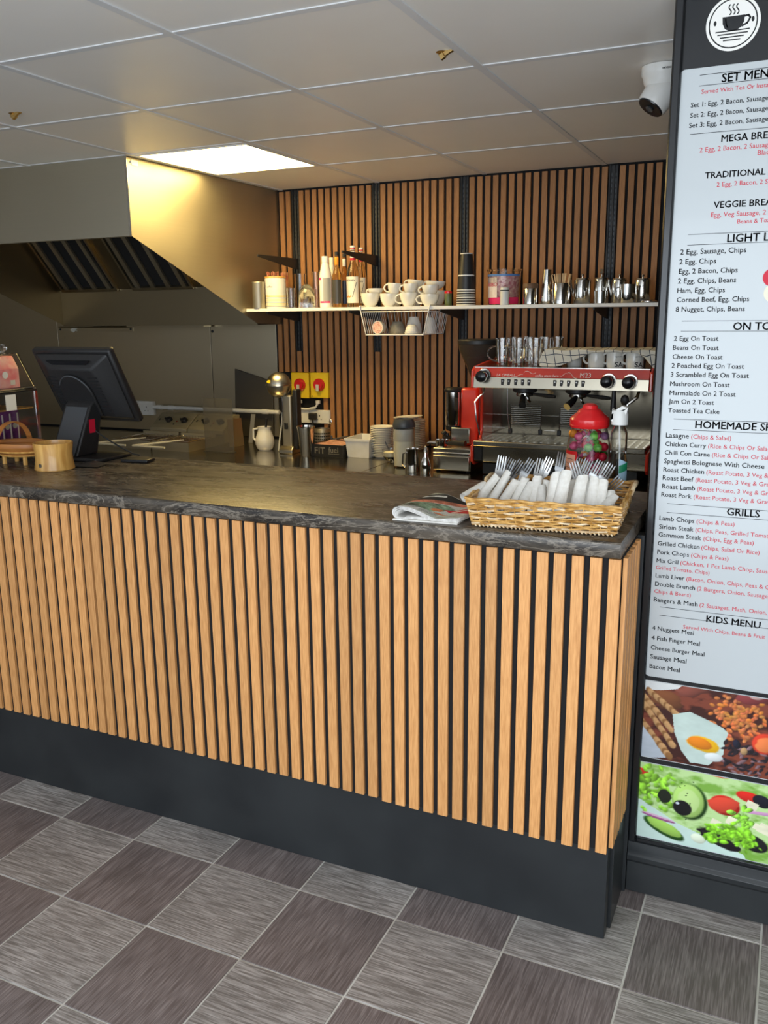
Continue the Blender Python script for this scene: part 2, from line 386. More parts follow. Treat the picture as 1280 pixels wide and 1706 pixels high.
# stainless sheets at the left
seams = [-4.95, -4.144, -2.904, -2.432]
for a_, b_ in zip(seams, seams[1:]):
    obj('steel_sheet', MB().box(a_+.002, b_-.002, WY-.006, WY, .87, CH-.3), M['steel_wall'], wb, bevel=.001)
obj('wall_left', MB().box(-5.1, -5, -3, WY+.1, 0, CH+.02), M['wallpaint'], kind='structure')
obj('wall_right', MB().box(2.6, 2.7, -3, .27, 0, CH+.02), M['wallpaint'], kind='structure')
# shop front behind the viewpoint: frame around a wide open doorway and window
mb = MB().box(-5, 2.6, -3.06, -3, 0, .12); mb.box(-5, 2.6, -3.06, -3, 2.26, CH+.02)
for x in (-4.98, -3.1, 2.52): mb.box(x-.03, x+.03, -3.06, -3, .12, 2.26)
obj('window_1', mb, M['black_metal'], kind='structure')
# menu wall (end of a partition) and its skirting
obj('wall_menu', MB().box(.047, 2.6, .27, WY, 0, CH+.02), M['black_paint'], kind='structure')
mb = MB().box(.047, 2.6, .243, .27, 0, .155)
mb.prism([(.235,.004),(.243,.004),(.243,.155),(.240,.155),(.236,.128),(.228,.118),(.229,.104),(.236,.096)], 'X', .0475, 2.6)
obj('baseboard_menu', mb, M['black_paint'], kind='structure', bevel=.0015)

# ------------------------------------------------------------------ serving counter
cn = thing('serving_counter', 'long counter clad in vertical oak slats over a black kickboard', 'counter', (0, 0, 0))
ZT, ZB = 1.0264, .26
obj('carcass', MB().box(-4.2, .012, .018, .56, .27, 1.030), M['felt'], cn)
obj('backing_panel', MB().box(-4.2, .028, .0, .018, ZB+.004, 1.030), M['felt'], cn)
obj('kickboard', MB().box(-4.2, .030, .012, .05, 0, ZB+.004), M['black_paint'], cn, bevel=.002)
obj('end_kickboard', MB().box(.012, .038, .06, .228, 0, ZB+.004), M['black_paint'], cn, bevel=.002)
obj('end_panel', MB().box(.012, .030, .019, .230, ZB+.004, 1.030), M['felt'], cn)
z8=[15,62,111,162,212,263,315,368,419,472,528,583,639,697,755,815,876,938,1002,1066,1131,1196]
z3=[48,100,152,205,260,313,367,421,470,528,587,648,710,774,838,902,966,1032,1099,1166,1235]
xs = {24-k: 400+.4375*v for k, v in enumerate(z8)}; xs[2]=953.4; xs[1]=983.75; xs[0]=1015
for k, v in enumerate(z3): xs[45-k] = .3125*v
sX = {}
for i, x in xs.items(): sX[i] = P(x, 826+(931-826)*(x-15)/1000, 'Y', -.010).x
for i in range(46, 100): sX[i] = sX[45]-.0424*(i-45)
for i in range(44, 0, -1):     # steady the spacing a little
    pass
s1 = obj('slat', MB().box(0, .0278, -.010, 0, ZB, ZT), M['slat'], cn, bevel=.0008)
s2 = obj('slat', MB().box(0, .0278, -.010, 0, ZB+.007, ZT+.0005), M['slat'], cn, bevel=.0008)
s1.location = (sX[0], 0, 0); s2.location = (sX[15], 0, 0)
for i in range(1, 95):
    if i == 15: continue
    piece(s1 if i < 15 or i > 70 else s2, (sX[i], 0, random.uniform(-.0008, .0008)), cn)
es = obj('slat', MB().box(.030, .041, 0, .0278, ZB+.008, ZT), M['slat'], cn, bevel=.0008, label='pale oak slat on the end of the counter')
es.location = (0, .010, 0)
for k in range(1, 5): piece(es, (0, .010+.0424*k, 0), cn)
obj('closing_strip', MB().box(.0125, .0465, .2305, .2685, 0, 1.030), M['black_paint'], cn)
# worktop
mb = MB()
prof = [(.60,1.031),(.60,1.070)] + [(-.022+.007*(1-math.sin(a_)), 1.070-.007*(1-math.cos(a_))) for a_ in [k*PI/8 for k in range(5)]] + [(-.022,1.036),(-.020,1.032),(-.017,1.031)]
mb.prism([(y,z) for y,z in prof], 'X', -4.2, .028)
tag(obj('counter_worktop', mb, M['marble']), 'dark brown marble-effect worktop running the length of the slatted counter', 'worktop')

# rear bench
BZ = .86
t = thing('rear_bench', 'stainless steel bench along the back wall behind the counter', 'bench', (0,0,0))
for a_, b_ in ((-4.9, -1.455), (-1.453, .044)):
    obj('steel_top', MB().box(a_, b_, 1.55, WY-.016, BZ-.035, BZ), M['steel_bench'], t, bevel=.002)
for x in (-4.6, -3.2, -1.8, -.4):
    for y in (1.62, 2.44): obj('leg', MB().box(x-.02, x+.02, y-.02, y+.02, 0, BZ-.035), M['steel'], t)
obj('undershelf', MB().box(-4.8, 0, 1.6, 2.45, .25, .27), M['steel'], t)

# ------------------------------------------------------------------ extractor hood
HX0, HX1, HF = -3.832, -2.388, 1.256
t = thing('extractor_hood', 'brushed stainless steel extractor hood with sloping baffle filters above the fryers', 'hood', (HX0, HF, 1.54))
def L(x, y, z): return (x-HX0, y-HF, z-1.54)
sidepoly = [(0, CH-1.541), (0, 1.945-1.54), (2.27-HF, .006), (WY-.008-HF, .0), (WY-.008-HF, CH-1.541)]
obj('side_plate', MB().prism(sidepoly, 'X', HX1-HX0-.0015, HX1-HX0), M['steel'], t)
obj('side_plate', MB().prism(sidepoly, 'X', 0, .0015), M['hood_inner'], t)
mb = MB().box(.0016, HX1-HX0-.0016, 0, .0015, 1.945-1.54, CH-1.541); mb.box(.0016, HX1-HX0-.0016, .0015, .03, 1.945-1.54, 1.9465-1.54)
obj('front_plate', mb, M['steel'], t)
obj('corner_seam', MB().box(HX1-HX0-.012, HX1-HX0+.0008, -.001, 0, 1.945-1.54, CH-1.541), M['chrome2'], t)
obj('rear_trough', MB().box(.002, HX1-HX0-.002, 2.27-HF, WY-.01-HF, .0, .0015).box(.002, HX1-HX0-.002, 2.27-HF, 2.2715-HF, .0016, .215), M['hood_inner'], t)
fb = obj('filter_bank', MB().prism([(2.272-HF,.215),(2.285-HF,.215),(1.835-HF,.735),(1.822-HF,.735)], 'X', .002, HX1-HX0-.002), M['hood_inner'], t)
# baffle filters: a frame and its slanting baffles
d = Vector((0, -.4495, .52)).normalized(); nrm = Vector((0, -.52, -.4495)).normalized()
def slant(mb, xa, xb, s0, s1_, h0, h1):
    o0 = Vector((0, 2.27-HF, .216)); pts = []
    for h in (h0, h1):
        for s_ in (s0, s1_):
            for x in (xa, xb): pts.append(o0+d*s_+nrm*h+Vector((x, 0, 0)))
    v = [mb.v(p) for p in pts]
    for q in ((0,1,3,2),(4,6,7,5),(0,4,5,1),(2,3,7,6),(0,2,6,4),(1,5,7,3)): mb.f([v[i] for i in q])
for fx0 in (-3.80, -3.245, -2.70):
    w_ = .44 if fx0 > -3.9 else .4
    if fx0 == -2.70: w_ = .30
    g = MB(); x0, x1 = fx0-HX0, fx0+w_-HX0
    slant(g, x0, x1, .0, .02, .001, .02); slant(g, x0, x1, .62, .64, .001, .02); slant(g, x0, x0+.015, .02, .62, .001, .02); slant(g, x1-.015, x1, .02, .62, .001, .02)
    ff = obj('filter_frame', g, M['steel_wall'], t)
    g = MB(); slant(g, x0+.016, x1-.016, .021, .619, .002, .004); obj('filter_void', g, M['felt'], ff)
    n = 4 if w_ > .35 else 2
    for k in range(n):
        xx = x0+.035+k*.112
        g = MB(); slant(g, xx, xx+.030, .021, .619, .008, .022); obj('baffle', g, M['steel'], ff)
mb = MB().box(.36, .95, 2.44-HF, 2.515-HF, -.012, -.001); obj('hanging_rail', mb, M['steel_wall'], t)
# fixings and a torn scrap under the hood
p = P(160, 545, 'Y', WY-.012)
t2 = thing('mounting_strip', 'narrow steel strip bolted to the splashback just below the hood', 'bracket', (p.x, WY-.007, p.z-.012))
q0, q1 = P(97, 550, 'Y', WY-.012).x-p.x, P(222, 550, 'Y', WY-.012).x-p.x
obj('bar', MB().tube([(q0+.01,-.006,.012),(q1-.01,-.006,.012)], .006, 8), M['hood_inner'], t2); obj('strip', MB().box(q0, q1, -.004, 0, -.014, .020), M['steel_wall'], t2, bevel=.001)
for x in (q0+.02, q1-.02): obj('bolt', MB().at(TR(x, -.004, -.002)@R('X', 90)).lathe([(0,0),(.007,0),(.007,.003),(.004,.005),(0,.005)], 8), M['black_metal'], t2)
pp = P(122, 551, 'Y', WY-.02)
tag(obj('torn_paper', MB().sheet(lambda u, v: (u*.045+.01*math.sin(9*v), -.002*math.sin(5*u)-.004*v, -.036*v*(1-.35*u)+.004*math.sin(11*u)), 8, 6), M['plastic_cream'], loc=(pp.x-.022, WY-.0125, p.z)), 'torn scrap of pale paper stuck below the hood on the steel strip', 'paper')
bp = P(355, 552, 'Y', WY); tag(obj('wall_bolt', MB().at(R('X', 90)).lathe([(0,0),(.009,0),(.009,.003),(.005,.006),(0,.006)], 10), M['black_metal'], loc=(bp.x, WY-.006, bp.z)), 'small dark bolt in the steel splashback below the hood', 'bolt')
tag(obj('cable_clip', MB().box(0, .002, -.045, 0, -.013, .010).box(0, .007, -.052, -.045, -.006, .004), M['plastic_white'], loc=(HX1+.0005, HF+.075, CH-.022)), 'small white clip at the top corner of the hood side', 'clip')

# ------------------------------------------------------------------ splashback services
def socket(x0, x1, y0, y1, gangs, name, lb, Y=WY-.006):
    a_, b_ = P(x0, y0, 'Y', Y-.01), P(x1, y1, 'Y', Y-.01)
    t = thing(name, lb, 'socket', (a_.x, Y, b_.z)); W_, H_ = b_.x-a_.x, a_.z-b_.z
    obj('back_box', MB().box(0, W_, -.022, 0, 0, H_), M['plastic_white'], t, bevel=.002)
    for g in range(gangs):
        c = W_*(g+.5)/gangs
        f = obj('face_plate', MB().box(c-W_/gangs/2+.003, c+W_/gangs/2-.003, -.027, -.022, .003, H_-.003), M['plastic_white'], t, bevel=.001)
        obj('pin_hole', MB().box(c-.003, c+.003, -.0275, -.027, H_*.52, H_*.64).box(c-.016, c-.008, -.0275, -.027, H_*.3, H_*.35).box(c+.008, c+.016, -.0275, -.027, H_*.3, H_*.35), M['ink'], f)
    return t, W_, H_
socket(212, 259, 667, 692, 2, 'wall_socket', 'white double socket beside the till screen on the steel wall')
# white conduit
a_, b_ = P(258, 679, 'Y', WY-.03), P(468, 685, 'Y', WY-.03); z = (a_.z+b_.z)/2
t = thing('conduit_pipe', 'white plastic conduit running along the steel splashback behind the mixer', 'pipe', (a_.x, WY-.045, z))
obj('pipe', MB().tube([(0,0,0), (b_.x-a_.x, 0, 0)], .0125, 12), M['plastic_white'], t)
for x in (.03, .12, b_.x-a_.x-.12): obj('coupling', MB().tube([(x,0,0), (x+.04,0,0)], .0155, 12), M['plastic_white'], t)

# isolators
for (x0, lb) in ((485.5, 'yellow isolator plate with red rotary switch, next to the mixer head'), (517.5, 'yellow isolator plate with red rotary switch, on the right of the pair')):
    a_ = P(x0, 620.5, 'Y', WY-.03); b_ = P(x0+31, 663.5, 'Y', WY-.03); W_, H_ = b_.x-a_.x-.002, a_.z-b_.z
    t = thing('isolator_switch', lb, 'switch', (a_.x, WY-.0005, b_.z), group=None)
    obj('face_plate', MB().box(0, W_, -.035, 0, 0, H_), M['yellow'], t, bevel=.003)
    k = obj('rotary_dial', MB().at(TR(W_/2, -.035, H_*.52)@R('X', 90)).lathe([(0,0),(W_*.32,0),(W_*.32,.006),(W_*.26,.012),(W_*.24,.022),(0,.022)], 20), M['red_plastic'], t)
    obj('padlock_slot', MB().at(TR(W_/2, -.057, H_*.52)).box(-.010, .010, -.006, 0, -.035, .004), M['plastic_cream'], k, bevel=.002)
    obj('screw', MB().at(TR(W_*.12, -.035, H_*.07)@R('X', 90)).lathe([(0,0),(.004,0),(.003,.002),(0,.002)], 8), M['chrome2'], t)
t, W_, H_ = socket(484, 552, 681, 706, 2, 'wall_socket', 'white double socket with a black plug below the yellow isolators', WY-.0005)
pl = obj('plug', MB().box(W_*.62-.026, W_*.62+.026, -.055, -.0285, H_*.28, H_*.80), M['black_plastic'], t, bevel=.006)
obj('flex', MB().tube([(W_*.62, -.045, H_*.28), (W_*.62, -.045, -.01), (W_*.62+.02, -.06, -.08)], .005, 6), M['black_plastic'], t)
c0 = P(500, 668, 'Y', WY-.03); c1 = P(530, 668, 'Y', WY-.03)
t = thing('white_cable', 'white flexible cable looping from the isolators behind the mixer', 'cable', (c0.x, WY-.03, c0.z))
pts = [(c1.x-c0.x, 0, 0), (c1.x-c0.x, -.005, -.012), (c1.x-c0.x-.015, -.008, -.035), (.05, -.008, -.046), (-.03, -.008, -.042), (-.09, -.008, -.040)]
obj('flex', MB().tube(pts, .0065, 8), M['plastic_white'], t)
obj('flex', MB().tube([(.0, 0, .0), (0, -.004, -.015), (-.02, -.006, -.028), (-.06, -.006, -.026)], .0065, 8), M['plastic_white'], t)
for x in (0, c1.x-c0.x): obj('gland', MB().at(TR(x, 0, -.012)).lathe([(0,0),(.014,0),(.014,.018),(0,.018)], 10), M['plastic_white'], t)

# ------------------------------------------------------------------ shelf uprights, brackets, shelf
SHZ, SHY = 1.6280, 2.155
ul = ['black slotted upright next to the hood', 'black slotted upright behind the syrup bottles', 'black slotted upright above the black takeaway cups', 'black slotted upright above the small steel pots']
for n_, (xa, xb) in enumerate(((-2.292,-2.245),(-1.786,-1.739),(-1.279,-1.232),(-.518,-.472))):
    c = (xa+xb)/2; z0 = 1.385
    t = thing('shelf_upright', ul[n_], 'upright', (c, WY, z0), group='shelf uprights on the slatted wall')
    h = CH-z0-.004; mb = MB().box(-.021, .021, -.006, 0, 0, h)
    mb.box(-.021, -.016, -.018, -.006, 0, h); mb.box(.016, .021, -.018, -.006, 0, h); mb.box(-.004, .004, -.016, -.006, 0, h)
    obj('channel', mb, M['black_metal'], t)
    mb = MB(); z = .02
    while z < h-.03: mb.box(-.0125, -.0075, -.0075, -.0062, z, z+.014); mb.box(.0075, .0125, -.0075, -.0062, z, z+.014); z += .025
    o = obj('slots', mb, M['steelgrey'], t); o['kind'] = 'stuff'
    def brk(z, ln, nm='bracket', th=.004):
        return obj(nm, MB().prism([(-.014, z), (-.014, z-.055), (-.04, z-.055), (-ln, z-.012), (-ln, z)], 'X', -th, th), M['black_metal'], t, bevel=.0008)
    brk(SHZ-.0165-z0, .365)
    if n_ < 2:
        obj('spare_bracket', MB().prism([(-.014, 1.907-z0), (-.014, 1.848-z0), (-.05, 1.850-z0), (-.435, 1.897-z0), (-.435, 1.908-z0)], 'X', -.004, .004), M['black_metal'], t, bevel=.0008)
tag(obj('wall_shelf', MB().box(-2.386, .044, SHY, WY-.022, SHZ-.0165, SHZ-.0005), M['white'], bevel=.001), 'long white shelf on black brackets across the slatted wall', 'shelf')

# ------------------------------------------------------------------ ceiling camera
p = P(1098, 112, 'Z', CH)
t = thing('security_camera', 'white turret security camera hanging from the ceiling beside the menu board', 'camera', (p.x+.012, p.y, CH))
obj('ceiling_base', MB().lathe([(0,0),(.060,0),(.060,-.022),(.056,-.028),(.052,-.045),(.040,-.062),(0,-.062)], 28), M['plastic_white'], t)
dr = Vector((-.50, -.30, -.80)).normalized()
q = dr.to_track_quat('Z', 'Y').to_matrix().to_4x4()
bl = obj('turret_body', MB().at(TR(.004, 0, -.062)@q).lathe([(0,-.045),(.03,-.042),(.045,-.02),(.047,.02),(.044,.055),(.040,.060),(0,.060)], 28), M['plastic_white'], t)
obj('lens_face', MB().at(TR(.004, 0, -.062)@q).lathe([(0,.0602),(.040,.0602),(.038,.064),(0,.064)], 24), M['black_gloss'], bl)
obj('lens', MB().at(TR(.004, 0, -.062)@q).lathe([(.010,.0642),(.012,.068),(.009,.069),(0,.066)], 16), M['steelgrey'], bl)
mb = MB(); mb.text('HIKVISION', .008, lambda u, v: (.006+u*.9, -.0605+.006*u, -.020+v-.0), width=.034, bold=.02); obj('lettering', mb, M['ink'], t, kind='stuff')

# ------------------------------------------------------------------ menu board
BX0, BX1, BY = .046, .60, .248
t = thing('menu_board', 'tall black framed menu board with white menu sheet and food photographs', 'menu board', (BX0, .27, .160))
def MP(x, y): p = P(x, y, 'Y', BY-.002); return p.x, p.z
bx_ = lambda p: p-BX0
obj('backing', MB().box(.018, BX1-BX0-.018, BY-.27, -.0005, .012, CH-.162), M['black_gloss'], t)
fr = MB(); Hh = CH-.1615
fr.prism([(-.0005,-.0005),(-.0005,-.030),(.004,-.036),(.018,-.036),(.022,-.030),(.022,-.0225),(.0175,-.0225),(.0175,-.0005)], 'Z', 0, Hh)
obj('frame_left', fr, M['black_gloss'], t, bevel=.0008)
obj('frame_right', MB().box(BX1-BX0-.0175, BX1-BX0, -.036, -.0005, 0, Hh), M['black_gloss'], t, bevel=.002)
obj('frame_bottom', MB().box(.0225, BX1-BX0-.018, -.034, -.0005, 0, .0118), M['black_gloss'], t, bevel=.002)
yp = BY-.27
def rrect(mb, x0, x1, z0, z1, r, y, y2):
    pts = []
    for cx, cz, a0 in ((x1-r,z1-r,0),(x0+r,z1-r,90),(x0+r,z0+r,180),(x1-r,z0+r,270)):
        for k in range(5): a_ = math.radians(a0+k*22.5); pts.append((cx+r*math.cos(a_), cz+r*math.sin(a_)))
    mb.prism(pts, 'Y', y, y2); return mb
SX, SXR = .0655-BX0+.004, BX1-BX0-.03
SXL = .066-BX0
sh = obj('menu_sheet', rrect(MB(), SXL, SXR, .646-.16, 2.122-.16, .010, yp-.0015, yp-.0002), M['menu'], t)
tb, tr_ = MB(), MB()
def line(mb, s, x0, y0, x1=None, sub=None, k=None, bold=.009):
    if mb is tr_: bold = 0
    X0, Z0 = MP(x0, y0); fn = lambda u, v: (X0-BX0+u, yp-.0022, Z0-.16+v)
    if x1 is not None:
        X1 = P(x1, y0, 'Y', BY-.002).x
        tmp = MB(); w1 = tmp.text(sub or s, 1, lambda u, v: (u, v, 0)); tmp.bm.free(); k = (X1-X0)/w1
    mb.text(s, k, fn, bold=bold); return k
def rule(x0, y0):
    X0, Z0 = MP(x0, y0); X1 = SXR-.025; tb.box(X0-BX0, X1, yp-.0024, yp-.0016, Z0-.16-.0005, Z0-.16+.0005)
kh = line(tb, 'HOMEMADE SPECIALS', 1158.7, 713.0, 1260.7, 'HOMEMADE', bold=.02)
B_ = .018
line(tb, 'SET MENU', 1202.9, 137.1, k=kh, bold=.02); line(tb, 'MEGA BREAKFAST', 1202.2, 236.7, k=kh*.84, bold=B_); line(tb, 'TRADITIONAL', 1174.8, 297.7, 1274.9, bold=B_)
line(tb, 'VEGGIE BREAKFAST', 1189.3, 346.9, k=kh*.82, bold=B_); line(tb, 'LIGHT LUNCH', 1212, 403.5, k=kh, bold=.02); line(tb, 'ON TOAST', 1221.8, 549.7, k=kh, bold=.02)
line(tb, 'GRILLS', 1211.5, 857.9, 1266, bold=.02); line(tb, 'KIDS MENU', 1177.2, 1035.9, 1267.9, bold=.02)
ki = line(tb, '3 Scrambled Egg On Toast', 1117.8, 627.6, 1248)
for s_, x, y, x1 in (('2 Egg, Sausage, Chips',1133.8,424.2,1243.3),('2 Egg, Chips',1132.2,440.4,1193.1),('Egg, 2 Bacon, Chips',1131.4,456.3,1229),('2 Egg, Chips, Beans',1129.8,472.4,1226.4),
    ('Ham, Egg, Chips',1128.8,488.2,1208),('Corned Beef, Egg, Chips',1127.8,503.5,1248.3),('8 Nugget, Chips, Beans',1126.2,519.4,1241),('2 Egg On Toast',1123.2,567.6,1197.1),('Beans On Toast',1121.4,582.8,1197.5),
    ('Cheese On Toast',1120.8,597.9,1204),('2 Poached Egg On Toast',1119.2,612.7,1240),('Mushroom On Toast',1116.9,642.9,1216),('Marmalade On 2 Toast',1115.9,657.9,1226),('Jam On 2 Toast',1114.5,672.2,1190),
    ('Toasted Tea Cake',1113.5,686.8,1199),('Spaghetti Bolognese With Cheese',1106.7,771.6,1274.4),('4 Nuggets Meal',1086.9,1049.1,1157),('4 Fish Finger Meal',1085.9,1065.3,1167),('Cheese Burger Meal',1084.6,1081.2,1174.6),
    ('Sausage Meal',1083.7,1096.6,1144.6),('Bacon Meal',1082.6,1112.5,1133.4)): line(tb, s_, x, y, x1)
for n_, (x, y) in enumerate(((1151.3,179.3),(1150.2,196.4),(1148.5,213.3))): line(tb, 'Set %d: Egg, 2 Bacon, Sausage' % (n_+1), x, y, 1279, bold=.008)
for s_, x, y, x1, r, xr in (('Lasagne',1109.9,728.8,1147.9,'(Chips & Salad)',1151.8),('Chicken Curry',1108.8,742.9,1176.8,'(Rice & Chips Or Salad)',1180),('Chilli Con Carne',1107.7,757,1183,'(Rice & Chips Or Salad)',1186.5),
    ('Roast Chicken',1105.6,785.7,1173.5,'(Roast Potato, 3 Veg & Gravy)',1177.2),('Roast Beef',1104.5,799.4,1155.8,'(Roast Potato, 3 Veg & Gravy)',1159),('Roast Lamb',1103.4,813.5,1158.4,'(Roast Potato, 3 Veg & Gravy)',1162),('Roast Pork',1102.3,827.1,1152.4,'(Roast Potato, 3 Veg & Gravy)',1155.9),
    ('Lamb Chops',1099,866.6,1157.4,'(Chips & Peas)',1161),('Sirloin Steak',1098.4,880.7,1155.8,'(Chips, Peas, Grilled Tomato)',1159),('Gammon Steak',1097.3,893.7,1168.8,'(Chips, Egg & Peas)',1172.4),('Grilled Chicken',1096.2,908.3,1166,'(Chips, Salad Or Rice)',1169),
    ('Pork Chops',1095.4,922.6,1148.5,'(Chips & Peas)',1151.8),('Mix Grill',1094.3,936.7,1130.5,'(Chicken, 1 Pcs Lamb Chop, Sausage,',1133.8),('Lamb Liver',1092.6,961.7,1140.8,'(Bacon, Onion, Chips, Peas & Gravy)',1144),
    ('Double Brunch',1091.7,975.6,1158.6,'(2 Burgers, Onion, Sausage,',1162),('Bangers & Mash',1089.7,1001.8,1163,'(2 Sausages, Mash, Onion,',1166.3)):
    k = line(tb, s_, x, y, x1)
    X_, Z_ = MP(x, y); X2 = P(xr, y+3, 'Y', BY-.002).x
    tr_.text(r, ki*.92, lambda u, v: (X2-BX0+u, yp-.0022, Z_-.16+v))
kr = ki*.92
line(tr_, 'Grilled Tomato, Chips)', 1093.2, 948.0, 1183); line(tr_, 'Chips & Beans)', 1090.6, 987.7, 1151.6); line(tr_, 'Served With Chips, Beans & Fruit', 1138.4, 1040.9+6, 1276.6)
line(tr_, 'Served With Tea Or Instant', 1168.9, 156.6, 1280, 'Served With Tea Or Insta'); line(tr_, '2 Egg, 2 Bacon, 2 Sausage', 1165.9, 253.9, 1279, '2 Egg, 2 Bacon, 2 Sausag'); line(tr_, 'Black Pudding', 1262.7, 258.5, k=kr)
line(tr_, '2 Egg, 2 Bacon, 2 Sausage', 1194.2, 311.3, 1279, '2 Egg, 2 Bacon, 2 S'); line(tr_, 'Egg, Veg Sausage, 2 Hash', 1184.6, 362.1, 1276, 'Egg, Veg Sausage, 2'); line(tr_, 'Beans & Toast', 1228.7, 372.7, 1278, 'Beans & To')
for x, y in ((1166.6,125.4),(1165.4,143.4),(1150,224),(1147,391),(1145.7,408.5),(1136.4,535),(1134.8,552),(1122.8,698),(1121.8,713.6+2),(1112,838.8),(1111.4,853.6),(1100,1011),(1098.6,1024.6)): rule(x, y)
obj('lettering', tb, M['ink'], sh, label='black menu lettering'); obj('lettering', tr_, M['redink'], sh, label='red menu lettering')
# small round fruit print at the edge of the sheet
X_, Z_ = MP(1287, 462); mb = MB().at(TR(X_-BX0, yp-.0017, Z_-.16)@R('X', 90)); mb.lathe([(0,0),(.020,0),(.020,.0004),(0,.0004)], 20); obj('tomato_print', mb, M['redink'], sh)
X_, Z_ = MP(1290, 488); mb = MB().at(TR(X_-BX0, yp-.0017, Z_-.16)@R('X', 90)); mb.lathe([(0,0),(.022,0),(.022,.0004),(0,.0004)], 20); obj('mushroom_print', mb, M['cream'], sh)
# round cup emblem
lx, lz = .170-BX0, 2.206-.16; Rr = .0565
lg = MB()
def disc(mb, r0, r1, y, n=48):
    a_ = [mb.v((lx+r1*math.cos(2*PI*k/n), y, lz+r1*math.sin(2*PI*k/n))) for k in range(n)]
    if r0 == 0: mb.f(a_); return
    b_ = [mb.v((lx+r0*math.cos(2*PI*k/n), y, lz+r0*math.sin(2*PI*k/n))) for k in range(n)]
    for k in range(n): mb.f([a_[k], a_[(k+1)%n], b_[(k+1)%n], b_[k]])
yl = yp-.0006
lg.mi = 0; disc(lg, Rr*.90, Rr, yl); disc(lg, 0, Rr*.85, yl)
lg.mi = 1
def seg(pts, wd):
    for (xa, za), (xb, zb_) in zip(pts, pts[1:]):
        q = Vector((xb-xa, zb_-za)).normalized(); n_ = Vector((-q.y, q.x))*wd; e_ = q*wd*.4
        lg.poly([(lx+(x+sx_*n_.x+se*e_.x)*Rr, yl-.0004, lz+(z+sx_*n_.y+se*e_.y)*Rr) for x, z, sx_, se in ((xa,za,1,-1),(xb,zb_,1,1),(xb,zb_,-1,1),(xa,za,-1,-1))])
lg.poly([(lx+x*Rr, yl-.0004, lz+z*Rr) for x, z in ((-.40,.25),(.42,.25),(.40,.0),(.30,-.18),(.12,-.28),(-.12,-.28),(-.29,-.18),(-.38,0))])
seg([(.40,.2),(.55,.22),(.62,.12),(.52,-.06),(.33,-.14)], .035)
for k, (x0, x1, z) in enumerate(((-.62,.62,-.27),(-.54,.56,-.38),(-.44,.42,-.49),(-.32,.30,-.60))): seg([(x0,z),(x1,z)], .022)
for x in (-.14, 0, .14): seg([(x+.05*math.sin(u*PI*2/6), .31+.06*u) for u in range(7)], .022)
for x in (-.66, .72): lg.poly([(lx+(x+.055*math.cos(a_))*Rr, yl-.0004, lz+(.06+.095*math.sin(a_))*Rr) for a_ in [k*PI/8 for k in range(16)]])
lg.mi = 0; seg([(-.28,.18),(-.25,-.02),(-.18,-.14)], .022)
obj('cup_emblem', lg, [M['whiteink'], M['black_gloss']], t)

# ---- flat printed photographs (vertex-colour prints on real panels)
class Canvas:
    def __init__(c, x0, x1, z0, z1, n, bg):
        c.nx = n; c.nz = int(n*(z1-z0)/(x1-x0)); c.b = (x0, x1, z0, z1)
        u = np.linspace(x0, x1, c.nx+1); v = np.linspace(z0, z1, c.nz+1); c.U, c.V = np.meshgrid(u, v, indexing='ij')
        c.A = np.ones(c.U.shape+(3,))*np.array(bg)
        r = np.random.default_rng(3); g = [r.random((k+2, k+2)) for k in (6, 14, 32, 70)]
        N_ = np.zeros(c.U.shape)
        for gi, wt in zip(g, (.4,.3,.2,.1)):
            k = gi.shape[0]-2; uu = (c.U-x0)/(x1-x0)*k; vv = (c.V-z0)/(z1-z0)*k; i = np.clip(uu.astype(int),0,k); j = np.clip(vv.astype(int),0,k); fu = uu-i; fv = vv-j
            N_ += wt*((gi[i,j]*(1-fu)+gi[i+1,j]*fu)*(1-fv)+(gi[i,j+1]*(1-fu)+gi[i+1,j+1]*fu)*fv)
        c.N = (N_-N_.min())/(N_.max()-N_.min())
    def put(c, m, col): m = np.clip(m, 0, 1)[..., None]; c.A = c.A*(1-m)+np.array(col)*m if not isinstance(col, np.ndarray) else c.A*(1-m)+col*m
    def ell(c, x, z, rx, rz, a, col, shade=.35, soft=.12, rough=0.0):
        a = math.radians(a); dx, dz = c.U-x, c.V-z; p = (dx*math.cos(a)+dz*math.sin(a))/rx; q = (-dx*math.sin(a)+dz*math.cos(a))/rz
        d = np.sqrt(p*p+q*q)+rough*(c.N-.5)*2; m = (1-d)/soft
        lum = 1+shade*(q*.6-p*.5+.1)-shade*.5*np.clip(d,0,1)**3
        c.put(m, np.array(col)*np.clip(lum, .15, 1.8)[..., None]); return c
    def poly(c, pts, col, tex=0.0, stripes=0):
        ins = np.zeros(c.U.shape, bool); n = len(pts)
        for i in range(n):
            (x1, z1), (x2, z2) = pts[i], pts[(i+1) % n]
            cond = ((z1 > c.V) != (z2 > c.V)) & (c.U < (x2-x1)*(c.V-z1)/((z2-z1) or 1e-9)+x1); ins ^= cond
        col = np.array(col)*(1+tex*(c.N-.5)*2)[..., None]; c.put(ins*1.0, np.clip(col, 0, 1)); return c
    def mesh(c, fn):
        n, m = c.nx+1, c.nz+1
        vs = [fn(c.U[i,j], c.V[i,j]) for i in range(n) for j in range(m)]
        fs = [(i*m+j, (i+1)*m+j, (i+1)*m+j+1, i*m+j+1) for i in range(n-1) for j in range(m-1)]
        me = bpy.data.meshes.new('print'); me.from_pydata(vs, [], fs)
        at_ = me.color_attributes.new('print', 'FLOAT_COLOR', 'POINT')
        at_.data.foreach_set('color', np.concatenate([np.clip(c.A,0,1), np.ones(c.U.shape+(1,))], 2).reshape(-1).astype(np.float32)); return me
def panel_print(name, c, parent):
    c.A = np.clip(c.A, 0, 1)**1.35
    me = c.mesh(lambda u, v: (u-BX0, yp-.0020, v-.16)); me.materials.append(M['print'])
    o = bpy.data.objects.new(name, me); COL.objects.link(o); o.parent = parent; return o
